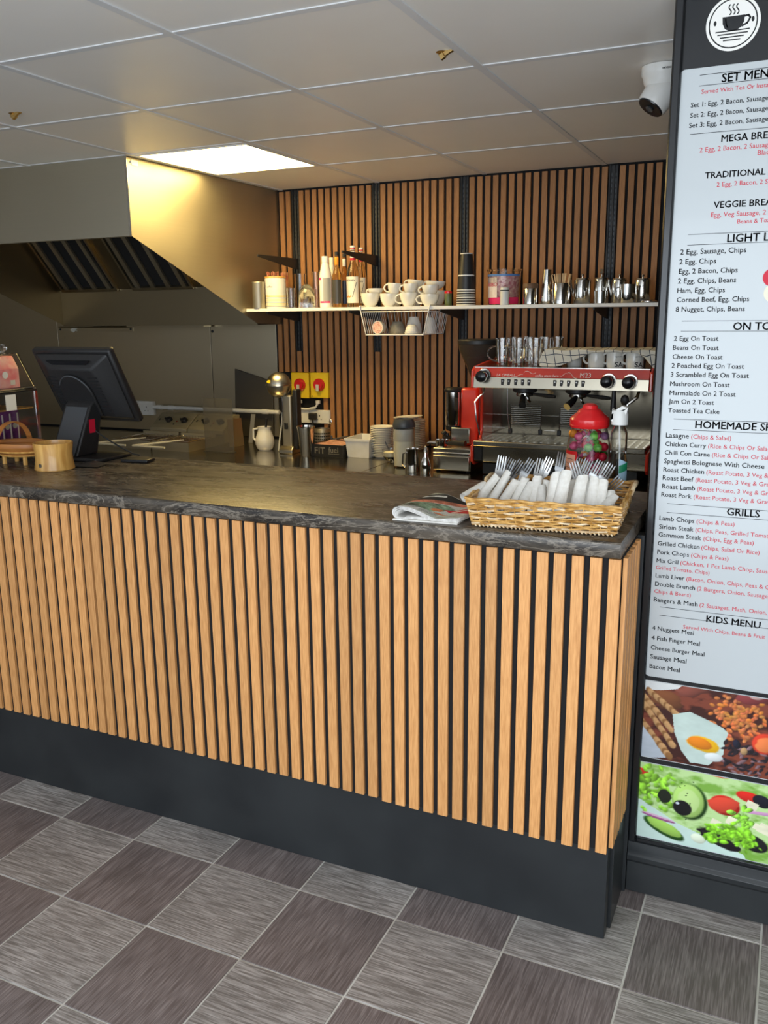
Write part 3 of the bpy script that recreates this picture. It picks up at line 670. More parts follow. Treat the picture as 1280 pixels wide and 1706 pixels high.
def mp(x, y): p = P(x, y, 'Y', BY-.002); return (p.x, p.z)
X1_ = .60-.03
# breakfast print
zt_, zb_ = .6345, .412
bk = obj('photo_panel', rrect(MB(), .064-BX0, SXR, zb_-.16, zt_-.16, .006, yp-.0015, yp-.0002), M['menu'], t, label='breakfast photograph panel')
c = Canvas(.066, X1_, zb_+.002, zt_-.002, 340, (.10,.03,.02))
c.put(np.clip((c.N-.45)*5,0,1), (.30,.10,.06))
def e(x, y, rx, ry, a, col, **k): X, Z = mp(x, y); c.ell(X, Z, rx, ry, a, col, **k)
def pg(pts, col, tex=0): c.poly([mp(x, y) for x, y in pts], col, tex)
pg([(1064,1120),(1160,1125),(1130,1148),(1100,1150),(1068,1148)], (.72,.74,.74), .1)
pg([(1064,1205),(1075,1205),(1110,1262),(1062,1262)], (.55,.60,.66), .1)
e(1112, 1165, .045, .028, -10, (.28,.12,.05), rough=.4, shade=.5); e(1155, 1150, .05, .022, 20, (.30,.11,.08), rough=.5, shade=.6)
for k, (x0, y0, x1, y1, wd) in enumerate(((1072,1158,1118,1215,.011),(1075,1175,1120,1240,.011),(1070,1200,1115,1260,.012),(1082,1150,1130,1192,.010))):
    for u in np.linspace(0, 1, 16): e(x0+(x1-x0)*u, y0+(y1-y0)*u, .012, wd*.8, -60, (.58,.38,.20) if int(u*16+k) % 3 else (.34,.19,.08), shade=.25, soft=.3, rough=.3)
rb = random.Random(4)
for k in range(190):
    x, y = rb.gauss(1222, 26), rb.gauss(1200, 20)
    if 1165 < x < 1275 and 1158 < y < 1238: e(x, y, .0085, .0055, rb.uniform(-60, 60), (rb.uniform(.55,.75), rb.uniform(.22,.32), rb.uniform(.07,.13)), shade=.6, soft=.35)
e(1256, 1165, .045, .02, 10, (.30,.08,.08), rough=.5, shade=.5); e(1262, 1160, .02, .012, 10, (.62,.45,.42), rough=.4)
pg([(1121,1190),(1150,1186),(1180,1200),(1205,1213),(1214,1222),(1208,1238),(1205,1258),(1180,1275),(1150,1270),(1135,1250),(1124,1220)], (.62,.72,.68), .12)
e(1172, 1240, .045, .022, -10, (.86,.55,.03), rough=.2, shade=.2); e(1166, 1238, .034, .017, -10, (.80,.32,.03), rough=.2, shade=.3); e(1190, 1262, .024, .013, 0, (.74,.78,.78), rough=.3, shade=.3)
for k in range(70):
    x, y = rb.uniform(1205, 1285), rb.uniform(1236, 1300)
    if y > 1228+(x-1205)*.05: e(x, y, .012, .005, rb.uniform(-40, 70), (.05,.035,.045) if k % 3 else (.30,.20,.22), shade=.8, soft=.3, rough=.3)
e(1228, 1240, .010, .014, 20, (.03,.03,.06), shade=1); e(1240, 1252, .009, .011, 0, (.52,.36,.2), shade=.6)
e(1275, 1240, .033, .030, 20, (.72,.10,.05), shade=.35); e(1275, 1241, .025, .022, 20, (.82,.30,.12), rough=.4, shade=.3)
panel_print('breakfast_print', c, bk)
# salad print
zt_, zb_ = .398, .172
sp_ = obj('photo_panel', rrect(MB(), .063-BX0, SXR, zb_-.16, zt_-.16, .006, yp-.0015, yp-.0002), M['menu'], t, label='green salad photograph panel')
c = Canvas(.065, X1_, zb_+.002, zt_-.002, 340, (.60,.78,.42))
c.put(np.clip((c.N-.5)*4,0,1), (.30,.52,.12))
pg([(1050,1335),(1066,1330),(1130,1372),(1240,1425),(1250,1450),(1050,1400)], (.66,.80,.74), .05)
e(1072, 1288, .022, .014, -30, (.68,.04,.03), shade=.4)
for k in range(75):
    x, y = rb.gauss(1095, 18), rb.gauss(1312, 22)
    if x > 1062 and 1272 < y < 1352: g_ = rb.uniform(.4,.85); e(x, y, rb.uniform(.008,.018), rb.uniform(.005,.010), rb.uniform(-80,80), (g_*.55, g_, g_*.14), shade=.8, soft=.4, rough=.7)
e(1108, 1326, .018, .02, 0, (.03,.04,.02), shade=.2, rough=.3)
e(1150, 1336, .047, .056, 8, (.05,.16,.02), shade=.5); e(1147, 1334, .042, .052, 8, (.52,.74,.26), shade=.3); e(1146, 1335, .028, .036, 8, (.62,.80,.38), shade=.1, rough=.2)
for k in range(16): e(rb.uniform(1128,1165), rb.uniform(1300,1365), .003, .0015, rb.uniform(0,180), (.05,.10,.02), shade=0)
e(1106, 1380, .062, .020, -22, (.04,.16,.02), shade=.4); e(1104, 1376, .055, .015, -22, (.45,.68,.18), shade=.3, rough=.3)
e(1097, 1362, .048, .0055, -8, (.45,.18,.36), shade=.2); e(1097, 1360, .046, .003, -8, (.74,.52,.66), shade=.1)
e(1137, 1346, .026, .023, -20, (.012,.01,.016), shade=.3); e(1129, 1338, .005, .004, 0, (.7,.75,.82), shade=0)
e(1208, 1342, .040, .030, -8, (.62,.03,.02), shade=.5); e(1207, 1342, .031, .022, -8, (.72,.12,.07), shade=.3, rough=.6)
e(1252, 1330, .04, .016, -10, (.70,.05,.03), shade=.4); e(1270, 1336, .025, .018, -20, (.02,.02,.04), shade=.6)
for x, y, r_ in ((1252,1344,.019),(1192,1372,.016),(1219,1368,.016),(1274,1382,.020),(1262,1378,.012)): c.poly([(mp(x,y)[0]+r_*math.cos(a_)*1.1, mp(x,y)[1]+r_*math.sin(a_)) for a_ in (.5,2.0,3.6,5.2)], (.86,.84,.66), .15)
e(1270, 1356, .05, .005, 4, (.66,.40,.60), shade=.2)
e(1200, 1400, .07, .02, -22, (.03,.02,.03), shade=.2, rough=.4); e(1255, 1405, .04, .024, -18, (.03,.03,.035), shade=.4)
for k in range(110):
    u = rb.random(); x, y = 1178+u*85+rb.gauss(0,6), 1388+u*26+rb.gauss(0,8)-12*math.sin(u*3)
    g_ = rb.uniform(.4,.9); e(x, y, rb.uniform(.008,.017), rb.uniform(.005,.009), rb.uniform(-80,80), (g_*.5, g_, g_*.1), shade=.8, soft=.4, rough=.7)
for k in range(22): x = rb.gauss(1240,8); e(x, 1368+rb.gauss(0,8), .010, .006, rb.uniform(0,90), (.4,.75,.12), shade=.8, rough=.6)
e(1163, 1397, .020, .014, -15, (.80,.86,.72), shade=.3); e(1255, 1296, .05, .012, -10, (.75,.82,.55), shade=.2, rough=.5); e(1195, 1290, .03, .008, -10, (.80,.25,.12), shade=.2, rough=.6)
panel_print('salad_print', c, sp_)

# ================================================================== things on the shelf
SZ = SHZ
def cylobj(name, lb, cat, x0, x1, ytop, Y, mt, prof, n=24, group=None, zb=SZ, rz=0):
    """prof: list of (fraction of radius, fraction of height)"""
    X, r = span(x0, x1, Y); h = P((x0+x1)/2, ytop, 'Y', Y-r*.3).z-zb
    t = thing(name, lb, cat, (X, Y, zb), group, rz)
    o = obj('body', MB().lathe([(a*r, b*h) for a, b in prof], n), mt, t)
    return t, r, h
CYL = [(0,0),(.96,0),(1,.02),(1,.98),(.97,1),(.93,1),(.92,.04),(0,.03)]
# steel tumbler
t, r, h = cylobj('metal_tumbler', 'brushed metal tumbler at the left end of the shelf', 'tumbler', 421, 442, 469.5, 2.182, M['steel'], [(0,0),(.97,0),(1,.03),(1,.93),(1.03,.95),(1.03,.97),(1,1),(.94,1),(.92,.05),(0,.04)])
# sachet canister
t, r, h = cylobj('storage_canister', 'white canister with fine printed lines and a bamboo rim full of sugar sticks', 'canister', 442.5, 477.5, 463, 2.25, M['plastic_white'], [(0,0),(.97,0),(1,.02),(1,.98),(.94,1),(.90,1),(.90,.05),(0,.04)], 32)
obj('bamboo_rim', MB().lathe([(r*.97,h),(r*1.02,h),(r*1.02,h+.008),(r*.94,h+.008),(r*.94,h)], 32), M['bamboo'], t)
for k in range(9):
    z = h*(.06+.045*k); obj('printed_line', MB().lathe([(r*1.002,z),(r*1.004,z+.0005),(r*1.004,z+.0014),(r*1.002,z+.002)], 32), M['ink'] if k % 3 == 0 else M['yellow'], t)
mb = MB(); mb.text('coffee', .02, lambda u, v: (r*1.006*math.sin((u-.01)/r-.2), -r*1.006*math.cos((u-.01)/r-.2), h*.68+v), width=.036); obj('lettering', mb, M['ink'], t)
for k in range(26):
    a_ = rb.uniform(0, 6.28); q = r*.72*math.sqrt(rb.random()); x, y = q*math.cos(a_), q*math.sin(a_)
    if k == 0: st = obj('sugar_stick', MB().box(-.0035,.0035,-.0015,.0015,0,.085), M['maroon'], t); st.location = (x, y, h-.055); st.rotation_euler = (y*4, x*4, a_)
    else: o = piece(st, (x, y, h-.055+rb.uniform(-.004,.004)), t); o.rotation_euler = (rb.uniform(-.12,.12), rb.uniform(-.12,.12), a_)
t, r, h = cylobj('dark_tumbler', 'dark tumbler of brown sugar sticks behind the white canister', 'tumbler', 468, 485, 478, 2.42, M['brown'], CYL)
for k in range(12):
    a_ = k*2.4; q = r*.6*math.sqrt((k+.5)/12); o = obj('sugar_stick', MB().box(-.003,.003,-.002,.002,0,.10), M['maroon'], t) if k == 0 else piece(o, (0,0,0), t)
    o.location = (q*math.cos(a_), q*math.sin(a_), h-.02)
# drinking glasses
def glassprof(r, h, th=.0022, taper=.82):
    return [(0,0),(r*taper,0),(r*taper,.001),(r,h),(r-th,h),(r*taper-th,.006),(0,.006)]
for (x0, x1, yt, Y, tp, lb) in ((478,493,480,2.22,.9,'short clear glass beside the white canister'),(491,512,456,2.40,.8,'tall clear glass behind the short glasses'),(520,535,453,2.42,.85,'clear ribbed glass beside the white sauce bottle'),(510,527,481,2.34,.9,'clear glass tumbler behind the domed glass')):
    X, r = span(x0, x1, Y); h = topz((x0+x1)/2, yt, Y)-SZ
    t = thing('drinking_glass', lb, 'glass', (X, Y, SZ)); obj('body', MB().lathe(glassprof(r, h, taper=tp), 24), M['glass'], t)
X, r = span(497, 526, 2.22); h = topz(511, 474, 2.22)-SZ
t = thing('domed_glass', 'wide upturned domed glass on the shelf beside the white sauce bottle', 'glass', (X, 2.22, SZ))
obj('body', MB().lathe([(r,0),(r*1.0,.01),(r*.98,h*.35),(r*.88,h*.68),(r*.6,h*.9),(r*.25,h),(0,h),(0,h-.003),(r*.24,h-.003),(r*.57,h*.87),(r*.84,h*.66),(r*.93,h*.35),(r*.94,0)], 28), M['glass'], t)
# white sauce bottles
for (x0, x1, yt, Y, lb) in ((533,554,427,2.23,'white plastic sauce bottle with grey printed label, in front'),(547,561,429,2.36,'white plastic sauce bottle standing behind the first')):
    X, r = span(x0, x1, Y); h = topz((x0+x1)/2, yt, Y)-SZ
    t = thing('sauce_bottle', lb, 'bottle', (X, Y, SZ))
    obj('body', MB().lathe([(0,0),(r*.95,0),(r,.006),(r,h*.58),(r*.86,h*.70),(r*.55,h*.86),(r*.5,h*.88),(0,h*.88)], 28), M['plastic_white'], t)
    obj('cap', MB().lathe([(0,h*.88),(r*.54,h*.88),(r*.56,h*.99),(r*.5,h),(0,h)], 24), M['plastic_white'], t)
    if x0 == 533:
        obj('label', MB().sheet(lambda u, v: (r*1.01*math.sin(.05+u*1.2), -r*1.01*math.cos(.05+u*1.2), h*(.10+.48*v)), 8, 2), mat('grey_label', (.34,.34,.33), .5), t)
        obj('label_band', MB().sheet(lambda u, v: (r*1.015*math.sin(-.6+u*1.8), -r*1.015*math.cos(-.6+u*1.8), h*(.09+.035*v)), 8, 2), M['pink'], t)
        obj('label_band', MB().sheet(lambda u, v: (r*1.015*math.sin(-1.2+u*.9), -r*1.015*math.cos(-1.2+u*.9), h*(.535+.05*v)), 8, 2), M['pink'], t)
def syrup(lb, x0, x1, yt, Y, liquid, neckmat, capmat, labmat, text=None, neck=(.62,.86)):
    X, r = span(x0, x1, Y); h = topz((x0+x1)/2, yt, Y)-SZ
    t = thing('syrup_bottle', lb, 'bottle', (X, Y, SZ), 'syrup and sauce bottles')
    obj('glass_body', MB().lathe([(0,0),(r*.94,0),(r,.006),(r,h*.50),(r*.93,h*.58),(r*.62,h*.68),(r*.36,h*.76),(r*.34,h*.93),(0,h*.93)], 28), liquid, t)
    obj('cap', MB().lathe([(0,h*.93),(r*.38,h*.93),(r*.38,h*.995),(r*.3,h),(0,h)], 20), capmat, t)
    obj('neck_sleeve', MB().lathe([(r*.37,h*.765),(r*.40,h*.77),(r*.40,h*.90),(r*.37,h*.905)], 20), neckmat, t)
    if text: obj('red_band', MB().lathe([(r*.41,h*.765),(r*.415,h*.77),(r*.41,h*.80)], 20), M['redink'], t); obj('red_band', MB().lathe([(r*.385,h*.945),(r*.39,h*.95),(r*.385,h*.965)], 20), M['redink'], t)
    la = obj('label', MB().sheet(lambda u, v: (r*1.012*math.sin(-1.3+u*2.6), -r*1.012*math.cos(-1.3+u*2.6), h*(.07+.43*v)), 14, 2), labmat, t)
    if text:
        mb = MB(); mb.text(text, .02, lambda u, v: (r*1.02*math.sin(u/r-.0), -r*1.02*math.cos(u/r), h*.42+v*1.0), width=r*1.45, bold=.01, align='C'); obj('lettering', mb, M['ink'], la, kind='stuff')
        mb = MB()
        for k in range(7):
            a_ = .25+k*.09; z = h*(.16+.035*k); mb.poly([(r*1.022*math.sin(a_+da), -r*1.022*math.cos(a_+da), z+dz) for da, dz in ((0,0),(.12,.004),(.22,.012),(.08,.010))])
        obj('leaf_print', mb, M['ink'], la)
        mb = MB()
        for k in range(4): a_ = -.55+k*.2; mb.poly([(r*1.022*math.sin(a_+.1*math.cos(q)), -r*1.022*math.cos(a_+.1*math.cos(q)), h*(.17+.01*(k%2))+.005*math.sin(q)) for q in [j*PI/4 for j in range(8)]])
        obj('flower_print', mb, M['orange'], la)
    return t
M['labelwhite'] = mat('label_paper', (.80,.76,.66), .5); M['labeldark'] = mat('dark_label', (.05,.045,.04), .4); M['labelnavy'] = mat('navy_label', (.02,.03,.07), .35)
M['liquid'] = mat('pale_syrup', (.92,.88,.74), .04, trans=1, ior=1.36)
syrup('amber bottle with an orange neck sleeve and dark label', 554, 571, 419.5, 2.23, M['amber'], M['orange'], M['ink'], M['labeldark'])
syrup('bottle with a cream neck sleeve and navy label, behind the orange-necked one', 567.5, 582, 422.5, 2.31, M['amber'], M['labelwhite'], M['ink'], M['labelnavy'])
syrup('clear syrup bottle with white floral label and red-white cap, in front', 578, 600.5, 409, 2.30, M['liquid'], M['whiteink'], M['whiteink'], M['labelwhite'], 'MONIN')
syrup('clear syrup bottle with white floral label, behind the other one', 594, 611.5, 412.5, 2.41, M['liquid'], M['whiteink'], M['whiteink'], M['labelwhite'], 'MONIN')

# cups
def cup_mesh(r, h, foot=.45):
    return [(0,.003),(r*foot,.003),(r*foot,0),(r*(foot+.05),0),(r*(foot+.06),.004),(r*.72,h*.22),(r*.90,h*.52),(r*.99,h*.85),(r,h),(r-.003,h),(r*.95-.002,h*.82),(r*.86-.003,h*.5),(r*.66-.003,h*.24),(r*.4,h*.1),(0,h*.08)]
def handle(mb, r, h, ang, th=.0042, out=1.0):
    ca, sa = math.cos(ang), math.sin(ang); pts = []
    for k in range(9):
        a_ = PI/2 - k*PI/8; q = r*.90+math.cos(a_)*h*.42*out; z = h*.56+math.sin(a_)*h*.33
        if k == 8: q -= r*.12
        pts.append((q*ca, q*sa, z))
    return mb.tube(pts, th, 8)
def cup(lb, x0, x1, yt, yb, Y, hang=PI*1.05, tilt=0, zb=None, foot=.45):
    X, r = span(x0, x1, Y); zt = topz((x0+x1)/2, yt, Y-r*.3); z0 = zb if zb is not None else SZ; h = zt-z0
    t = thing('coffee_cup', lb, 'cup', (X, Y, z0), 'white cups on the shelf')
    obj('bowl', MB().lathe(cup_mesh(r, h, foot), 32), M['ceramic'], t)
    if hang is not None: obj('handle', handle(MB(), r, h, hang), M['ceramic'], t)
    t.rotation_euler = (0, tilt, 0); return t, X, r, h
c1 = cup('wide white cup at the left end of the cups', 601.5, 633, 488.5, 511, 2.24, None)
c2 = cup('second wide white cup in the front row', 633, 664, 489, 511, 2.24, None)
c3 = cup('white cup with its handle to the left in the middle of the front row', 666, 696, 487.5, 511, 2.24, PI*1.08, foot=.5)
c4 = cup('white cup with its handle to the left at the right of the front row', 700, 732, 490, 511, 2.24, PI*1.08, foot=.5)
def upper(lb, x0, x1, yt, ybase, Y, hang, tilt=0):
    X, r = span(x0, x1, Y); zb = topz((x0+x1)/2, ybase, Y); return cup(lb, x0, x1, yt, ybase, Y, hang, tilt, zb=zb)
upper('shallow white cup with a ring handle, resting on the leftmost wide cup', 613, 639, 480.5, 492, 2.27, PI*1.0)
upper('white cup with a loop handle stacked on the second wide cup', 645, 668, 471.5, 492, 2.25, PI*1.0, .08)
upper('white cup stacked on the middle handled cup', 672, 696, 472.5, 491, 2.25, PI*1.05)
upper('white cup leaning at the top behind the middle stack', 677, 705, 466, 484, 2.34, PI*1.0, .12)
upper('white cup stacked on the right handled cup', 703, 731, 475, 493, 2.25, PI*1.05)
upper('white cup at the top behind the right stack', 708, 742, 468, 482, 2.35, PI*1.0, .06)
cup('white cup hidden in the back row behind the right stack', 715, 743, 484, 511, 2.37, None)
cup('white cup in the back row behind the middle stack', 682, 706, 484, 511, 2.37, None)
cup('white cup in the back row behind the second cup', 648, 672, 491, 511, 2.38, None)
t, r, h = cylobj('spice_jar', 'tiny jar with a red lid to the right of the cups', 'jar', 741, 753, 489, 2.25, mat('olive_jar', (.10,.13,.05), .4), CYL)
obj('lid', MB().lathe([(0,h),(r*1.05,h),(r*1.05,h+.010),(r*.9,h+.012),(0,h+.012)], 16), M['red_plastic'], t)

# paper cup stacks
def papercup_stack(lb, x0, x1, yt, yb, Y, zb, stripes, top):
    X, r = span(x0, x1, Y); h = topz((x0+x1)/2, yt, Y)-zb
    t = thing('takeaway_cup_stack', lb, 'cups', (X, Y, zb), 'black takeaway cups'); rt_ = r*top
    n = 7 if stripes else 1
    for k in range(n):
        z = k*.012*1.0; rr = r-(r-rt_)*z/h
        if stripes: obj('rim', MB().lathe([(rr,z),(rr+.0022,z+.001),(rr+.0022,z+.0045),(rr,z+.0055)], 28), M['plastic_white'], t)
    obj('paper_cup', MB().lathe([(0,.002),(r*.98,.002),(r*.99,0),(rt_,h*.97),(rt_*.96,h*.97),(0,h*.96)], 28), M['black_plastic'], t)
    obj('base_ring', MB().lathe([(rt_*.95,h*.955),(rt_*1.01,h*.955),(rt_*1.0,h),(rt_*.94,h),(rt_*.94,h*.97),(0,h*.97)], 28), M['plastic_white'], t)
    return X, h
X, h = papercup_stack('black takeaway cups with striped white rims, lower stack upside down', 761, 792, 458, 507, 2.24, SZ, True, .88)
papercup_stack('black takeaway cup balanced upside down on the striped stack', 762.5, 791, 422, 458, 2.24, SZ+h+.0005, False, .72)

# sweet tub with print
Y = 2.32; X, r = span(812, 868, Y); h = topz(840, 449, Y)-SZ
t = thing('sweet_tub', 'clear plastic tub of pink sweets with a blue band and red lettering', 'tub', (X, Y, SZ))
obj('tub_wall', MB().lathe([(0,0),(r*.86,0),(r*.88,.004),(r*1.0,h*.95),(r*1.05,h*.96),(r*1.05,h),(r*.98,h),(r*.84,.006),(0,.006)], 36), M['clear'], t)
obj('sweets', MB().lathe([(0,.008),(r*.82,.008),(r*.93,h*.80),(r*.5,h*.84),(0,h*.82)], 24), noisy('pink_sweets', (.55,.16,.20), (.85,.60,.55), (70,70,70), 4, rough=.4, bump=1), t)
rw = lambda z: r*(.885+.115*z/h)
obj('pink_band', MB().sheet(lambda u, v: (rw(h*.2*v)*1.01*math.sin(-1.5+3*u), -rw(h*.2*v)*1.01*math.cos(-1.5+3*u), .004+h*.19*v), 20, 2), M['pink'], t)
obj('blue_band', MB().sheet(lambda u, v: (rw(h*.85)*1.012*math.sin(-1.5+3*u), -rw(h*.85)*1.012*math.cos(-1.5+3*u), h*(.80+.06*v)), 20, 2), M['blue'], t)
la = obj('label_panel', MB().sheet(lambda u, v: (rw(h*.5)*1.012*math.sin(-1.35+1.2*u), -rw(h*.5)*1.012*math.cos(-1.35+1.2*u), h*(.21+.56*v)), 12, 2), noisy('pink_pale_label', (.80,.66,.60), (.88,.80,.74), (40,40,40), 3, rough=.4), t)
mb = MB(); mb.text('HARIBO', .03, lambda u, v: (rw(h*.6)*1.03*math.sin(u/r-1.25), -rw(h*.6)*1.03*math.cos(u/r-1.25), h*.52+v), width=r*1.12); obj('lettering', mb, M['redink'], t)
mb = MB(); mb.text('sweets', .02, lambda u, v: (rw(h*.4)*1.03*math.sin(u/r-1.2), -rw(h*.4)*1.03*math.cos(u/r-1.2), h*.32+v*1.2), width=r*.8, bold=.02); mb.bm.free()
t, r, h = cylobj('small_white_bottle', 'small white bottle with a black band in front of the sweet tub', 'bottle', 833.5, 848, 478, 2.18, M['plastic_white'], [(0,0),(.95,0),(1,.03),(1,.9),(.9,.96),(.6,1),(0,1)])
obj('band', MB().lathe([(r*1.01,h*.78),(r*1.02,h*.785),(r*1.02,h*.83),(r*1.01,h*.835)], 20), M['ink'], t)

# steel pots along the right of the shelf
def pot(name, lb, cat, x0, x1, yt, Y, prof, **k): return cylobj(name, lb, cat, x0, x1, yt, Y, M['chrome'], prof, 28, 'steel pots on the shelf')
t, r, h = cylobj('steel_jar', 'small steel jar with a brown wooden lid', 'jar', 872, 895.5, 480, 2.23, M['chrome'], CYL, 28)
obj('lid', MB().lathe([(0,h),(r*1.08,h),(r*1.08,h+.018),(r,h+.022),(0,h+.022)], 28), M['brown'], t)
t, r, h = pot('tapered_jug', 'tall tapered steel jug with a narrow top, left of the stirrers', 'jug', 899, 923, 449, 2.28, [(0,0),(.97,0),(1,.02),(.62,.92),(.60,1),(.56,1),(.90,.04),(0,.03)])
obj('handle', MB().tube([(r*.7,0,h*.85),(r*1.3,0,h*.8),(r*1.35,0,h*.5),(r*.88,0,h*.25)], .0035, 8), M['chrome'], t)
t, r, h = pot('stirrer_pot', 'open steel pot holding a fan of wooden stirrers', 'pot', 920, 949.5, 471.5, 2.23, CYL)
for k in range(22):
    a_ = rb.uniform(0, 6.28); q = rb.uniform(.1,.75)*r; lean = .40*(q*math.cos(a_)/r)+rb.uniform(-.07,.07)
    o = obj('stirrer', MB().box(-.0028,.0028,-.0008,.0008,-.0,.0), M['stick'], t) if False else (obj('stirrer', MB().box(-.003,.003,-.0008,.0008,0,.135), M['stick'], t) if k == 0 else piece(o, (0,0,0), t))
    o.location = (q*math.cos(a_)*.7, q*math.sin(a_)*.6, .006); o.rotation_euler = (rb.uniform(-.1,.1), lean, rb.uniform(-.5,.5))
def teapot(lb, x0, x1, yt, Y, knob=True, spout=True, group='steel pots on the shelf'):
    t, r, h = pot('steel_teapot', lb, 'teapot', x0, x1, yt, Y, [(0,0),(.95,0),(1,.03),(1,.93),(.96,.97),(0,.985)])
    obj('lid', MB().lathe([(0,h*.98),(r*.9,h*.98),(r*.86,h*1.02),(r*.3,h*1.05),(0,h*1.05)], 28), M['chrome'], t)
    if knob: obj('knob', MB().lathe([(0,h*1.04),(.004,h*1.04),(.004,h*1.09),(.008,h*1.12),(.006,h*1.18),(0,h*1.19)], 14), M['chrome'], t)
    if spout: obj('spout', MB().tube([(-r*.8,-.3*r,h*.30),(-r*1.15,-.35*r,h*.62),(-r*1.3,-.4*r,h*.98)], [.008,.006,.004], 10), M['chrome'], t)
    obj('handle', MB().tube([(r*.3,-r*.9,h*.88),(r*.35,-r*1.35,h*.84),(r*.35,-r*1.4,h*.35),(r*.3,-r*.9,h*.25)], .004, 8), M['chrome'], t)
    return t, r, h
teapot('steel teapot just right of the wooden stirrers', 955, 984, 464.5, 2.28)
t, r, h = teapot('steel cafetiere pot with a tall knob on its lid', 989, 1013.5, 463.5, 2.31, knob=False, spout=False)
obj('tall_knob', MB().lathe([(0,h*1.03),(.005,h*1.03),(.004,h*1.15),(.011,h*1.22),(.007,h*1.27),(.011,h*1.36),(0,h*1.37)], 14), M['chrome'], t)
t, r, h = pot('milk_jug', 'little steel milk jug in front of the tall-knobbed pot', 'jug', 990, 1012, 484.5, 2.20, CYL)
teapot('steel teapot behind the small steel jug', 1018, 1044, 464.5, 2.32)
t, r, h = pot('milk_jug', 'steel milk jug in front of the two right teapots', 'jug', 1031, 1060, 473.5, 2.22, [(0,0),(.95,0),(1,.04),(.97,.8),(1,1),(.95,1),(.92,.8),(.92,.06),(0,.05)])
obj('handle', MB().tube([(-r*.9,-.2*r,h*.85),(-r*1.35,-.3*r,h*.8),(-r*1.35,-.3*r,h*.35),(-r*.92,-.2*r,h*.2)], .0032, 8), M['chrome'], t)
teapot('steel teapot at the right end of the shelf', 1056, 1083, 464.5, 2.30, spout=False)
t, r, h = pot('flat_dish', 'flat round steel lid lying at the right end of the shelf', 'lid', 1066, 1096, 499, 2.20, [(0,0),(.85,0),(1,.3),(1,.45),(.8,.8),(.3,1),(0,1)])

# ------------------------------------------------------------------ wire basket under the shelf
wx0, wx1, wz0, wz1 = -1.690, -1.300, 1.487, 1.610
t = thing('wire_basket', 'white wire basket hooked under the shelf', 'basket', (0, 0, wz0))
Z = lambda z: z-wz0
yf, yb2 = SHY-.006, 2.43
mb = MB()
mb.tube([(wx0,yf,Z(SHZ+.004)),(wx0+.035,yf,0),(wx1-.035,yf,0),(wx1,yf,Z(SHZ+.004))], .0036, 8)
mb.tube([(wx0,yf,Z(SHZ+.004)),(wx0,yb2-.06,Z(SHZ+.004))], .0030, 8).tube([(wx1,yf,Z(SHZ+.004)),(wx1,yb2-.06,Z(SHZ+.004))], .0030, 8)
obj('frame_wire', mb, M['white'], t)
mb = MB()
mb.tube([(wx0+.008,yf+.01,Z(1.603)),(wx0+.008,yb2,Z(1.603)),(wx1-.008,yb2,Z(1.603)),(wx1-.008,yf+.01,Z(1.603))], .0026, 6, closed=True)
mb.tube([(wx0+.035,yf,0),(wx0+.035,yb2,0),(wx1-.035,yb2,0),(wx1-.035,yf,0)], .0026, 6, closed=True)
obj('rim_wire', mb, M['white'], t)
mb = MB()
n = 18
for k in range(n+1):
    x = wx0+.035+(wx1-wx0-.07)*k/n; xt = wx0+.008+(wx1-wx0-.016)*k/n
    mb.tube([(x,yf,0),(x,yb2,0),(xt,yb2,Z(1.603))], .0013, 4)
for k in range(1, 12):
    y = yf+(yb2-yf)*k/12
    mb.tube([(wx0+.035,y,0),(wx0+.008,y,Z(1.603))], .0013, 4).tube([(wx1-.035,y,0),(wx1-.008,y,Z(1.603))], .0013, 4)
o = obj('cross_wires', mb, M['white'], t, kind='stuff')
# contents
def lying(name, lb, cat, x, y, r, h, yaw, mt, prof=None, inner=None, pitch=90):
    t = thing(name, lb, cat, (x, y, wz0+.0035))
    T_ = TR(0,0,r)@R('Z', yaw)@R('X', pitch)@TR(0,0,-h/2)
    pr = prof or [(0,0),(r*.6,0),(r*.72,h*.1),(r*.95,h*.6),(r,h),(r-.003,h),(r*.9,h*.6),(r*.6,h*.1),(0,h*.06)]
    obj('body', MB().at(T_).lathe(pr, 28), mt, t)
    if inner: obj('filling', MB().at(T_).lathe([(0,h*.86),(r*.9,h*.90),(r*.93,h*.97),(r*.5,h*1.0),(0,h*.98)], 24), inner, t)
    return t
frill = noisy('pink_frill', (.55,.20,.15), (.95,.70,.60), (160,160,160), 4, rough=.7, bump=1)
lying('tilted_cup', 'cup with a pink frilly lining lying in the wire basket', 'cup', -1.604, 2.215, .033, .055, -8, M['plastic_white'], inner=frill)
M['stone'] = noisy('grey_stoneware', (.20,.18,.14), (.30,.27,.21), (40,40,40), 3, rough=.5)
def bowl_up(name, lb, cat, x, y, r, h, mt, rot=(0,0,0)):
    t = thing(name, lb, cat, (x, y, wz0+.0035)); t.rotation_euler = rot
    obj('body', MB().lathe([(r,0),(r*.99,h*.1),(r*.85,h*.6),(r*.6,h*.95),(r*.5,h),(0,h),(0,h-.004),(r*.45,h-.004),(r*.8,h*.58),(r*.95,0)], 28), mt, t); return t
bowl_up('upturned_bowl', 'grey stoneware bowl upturned in the wire basket', 'bowl', -1.530, 2.27, .044, .062, M['stone'])
bowl_up('upturned_cup', 'white cup upturned in the middle of the wire basket', 'cup', -1.448, 2.295, .042, .085, M['ceramic'])
t = bowl_up('paper_filters', 'ribbed white paper cases stacked in front in the wire basket', 'paper cases', -1.420, 2.20, .036, .045, M['plastic_white'])
for k in range(5): obj('rib_ring', MB().lathe([(.0365-.0030*k,.004+.008*k),(.0385-.0030*k,.006+.008*k),(.0365-.0030*k,.008+.008*k)], 28), M['plastic_white'], t)
bowl_up('upturned_cup', 'white cup upturned at the right end of the wire basket', 'cup', -1.370, 2.33, .034, .080, M['ceramic'])

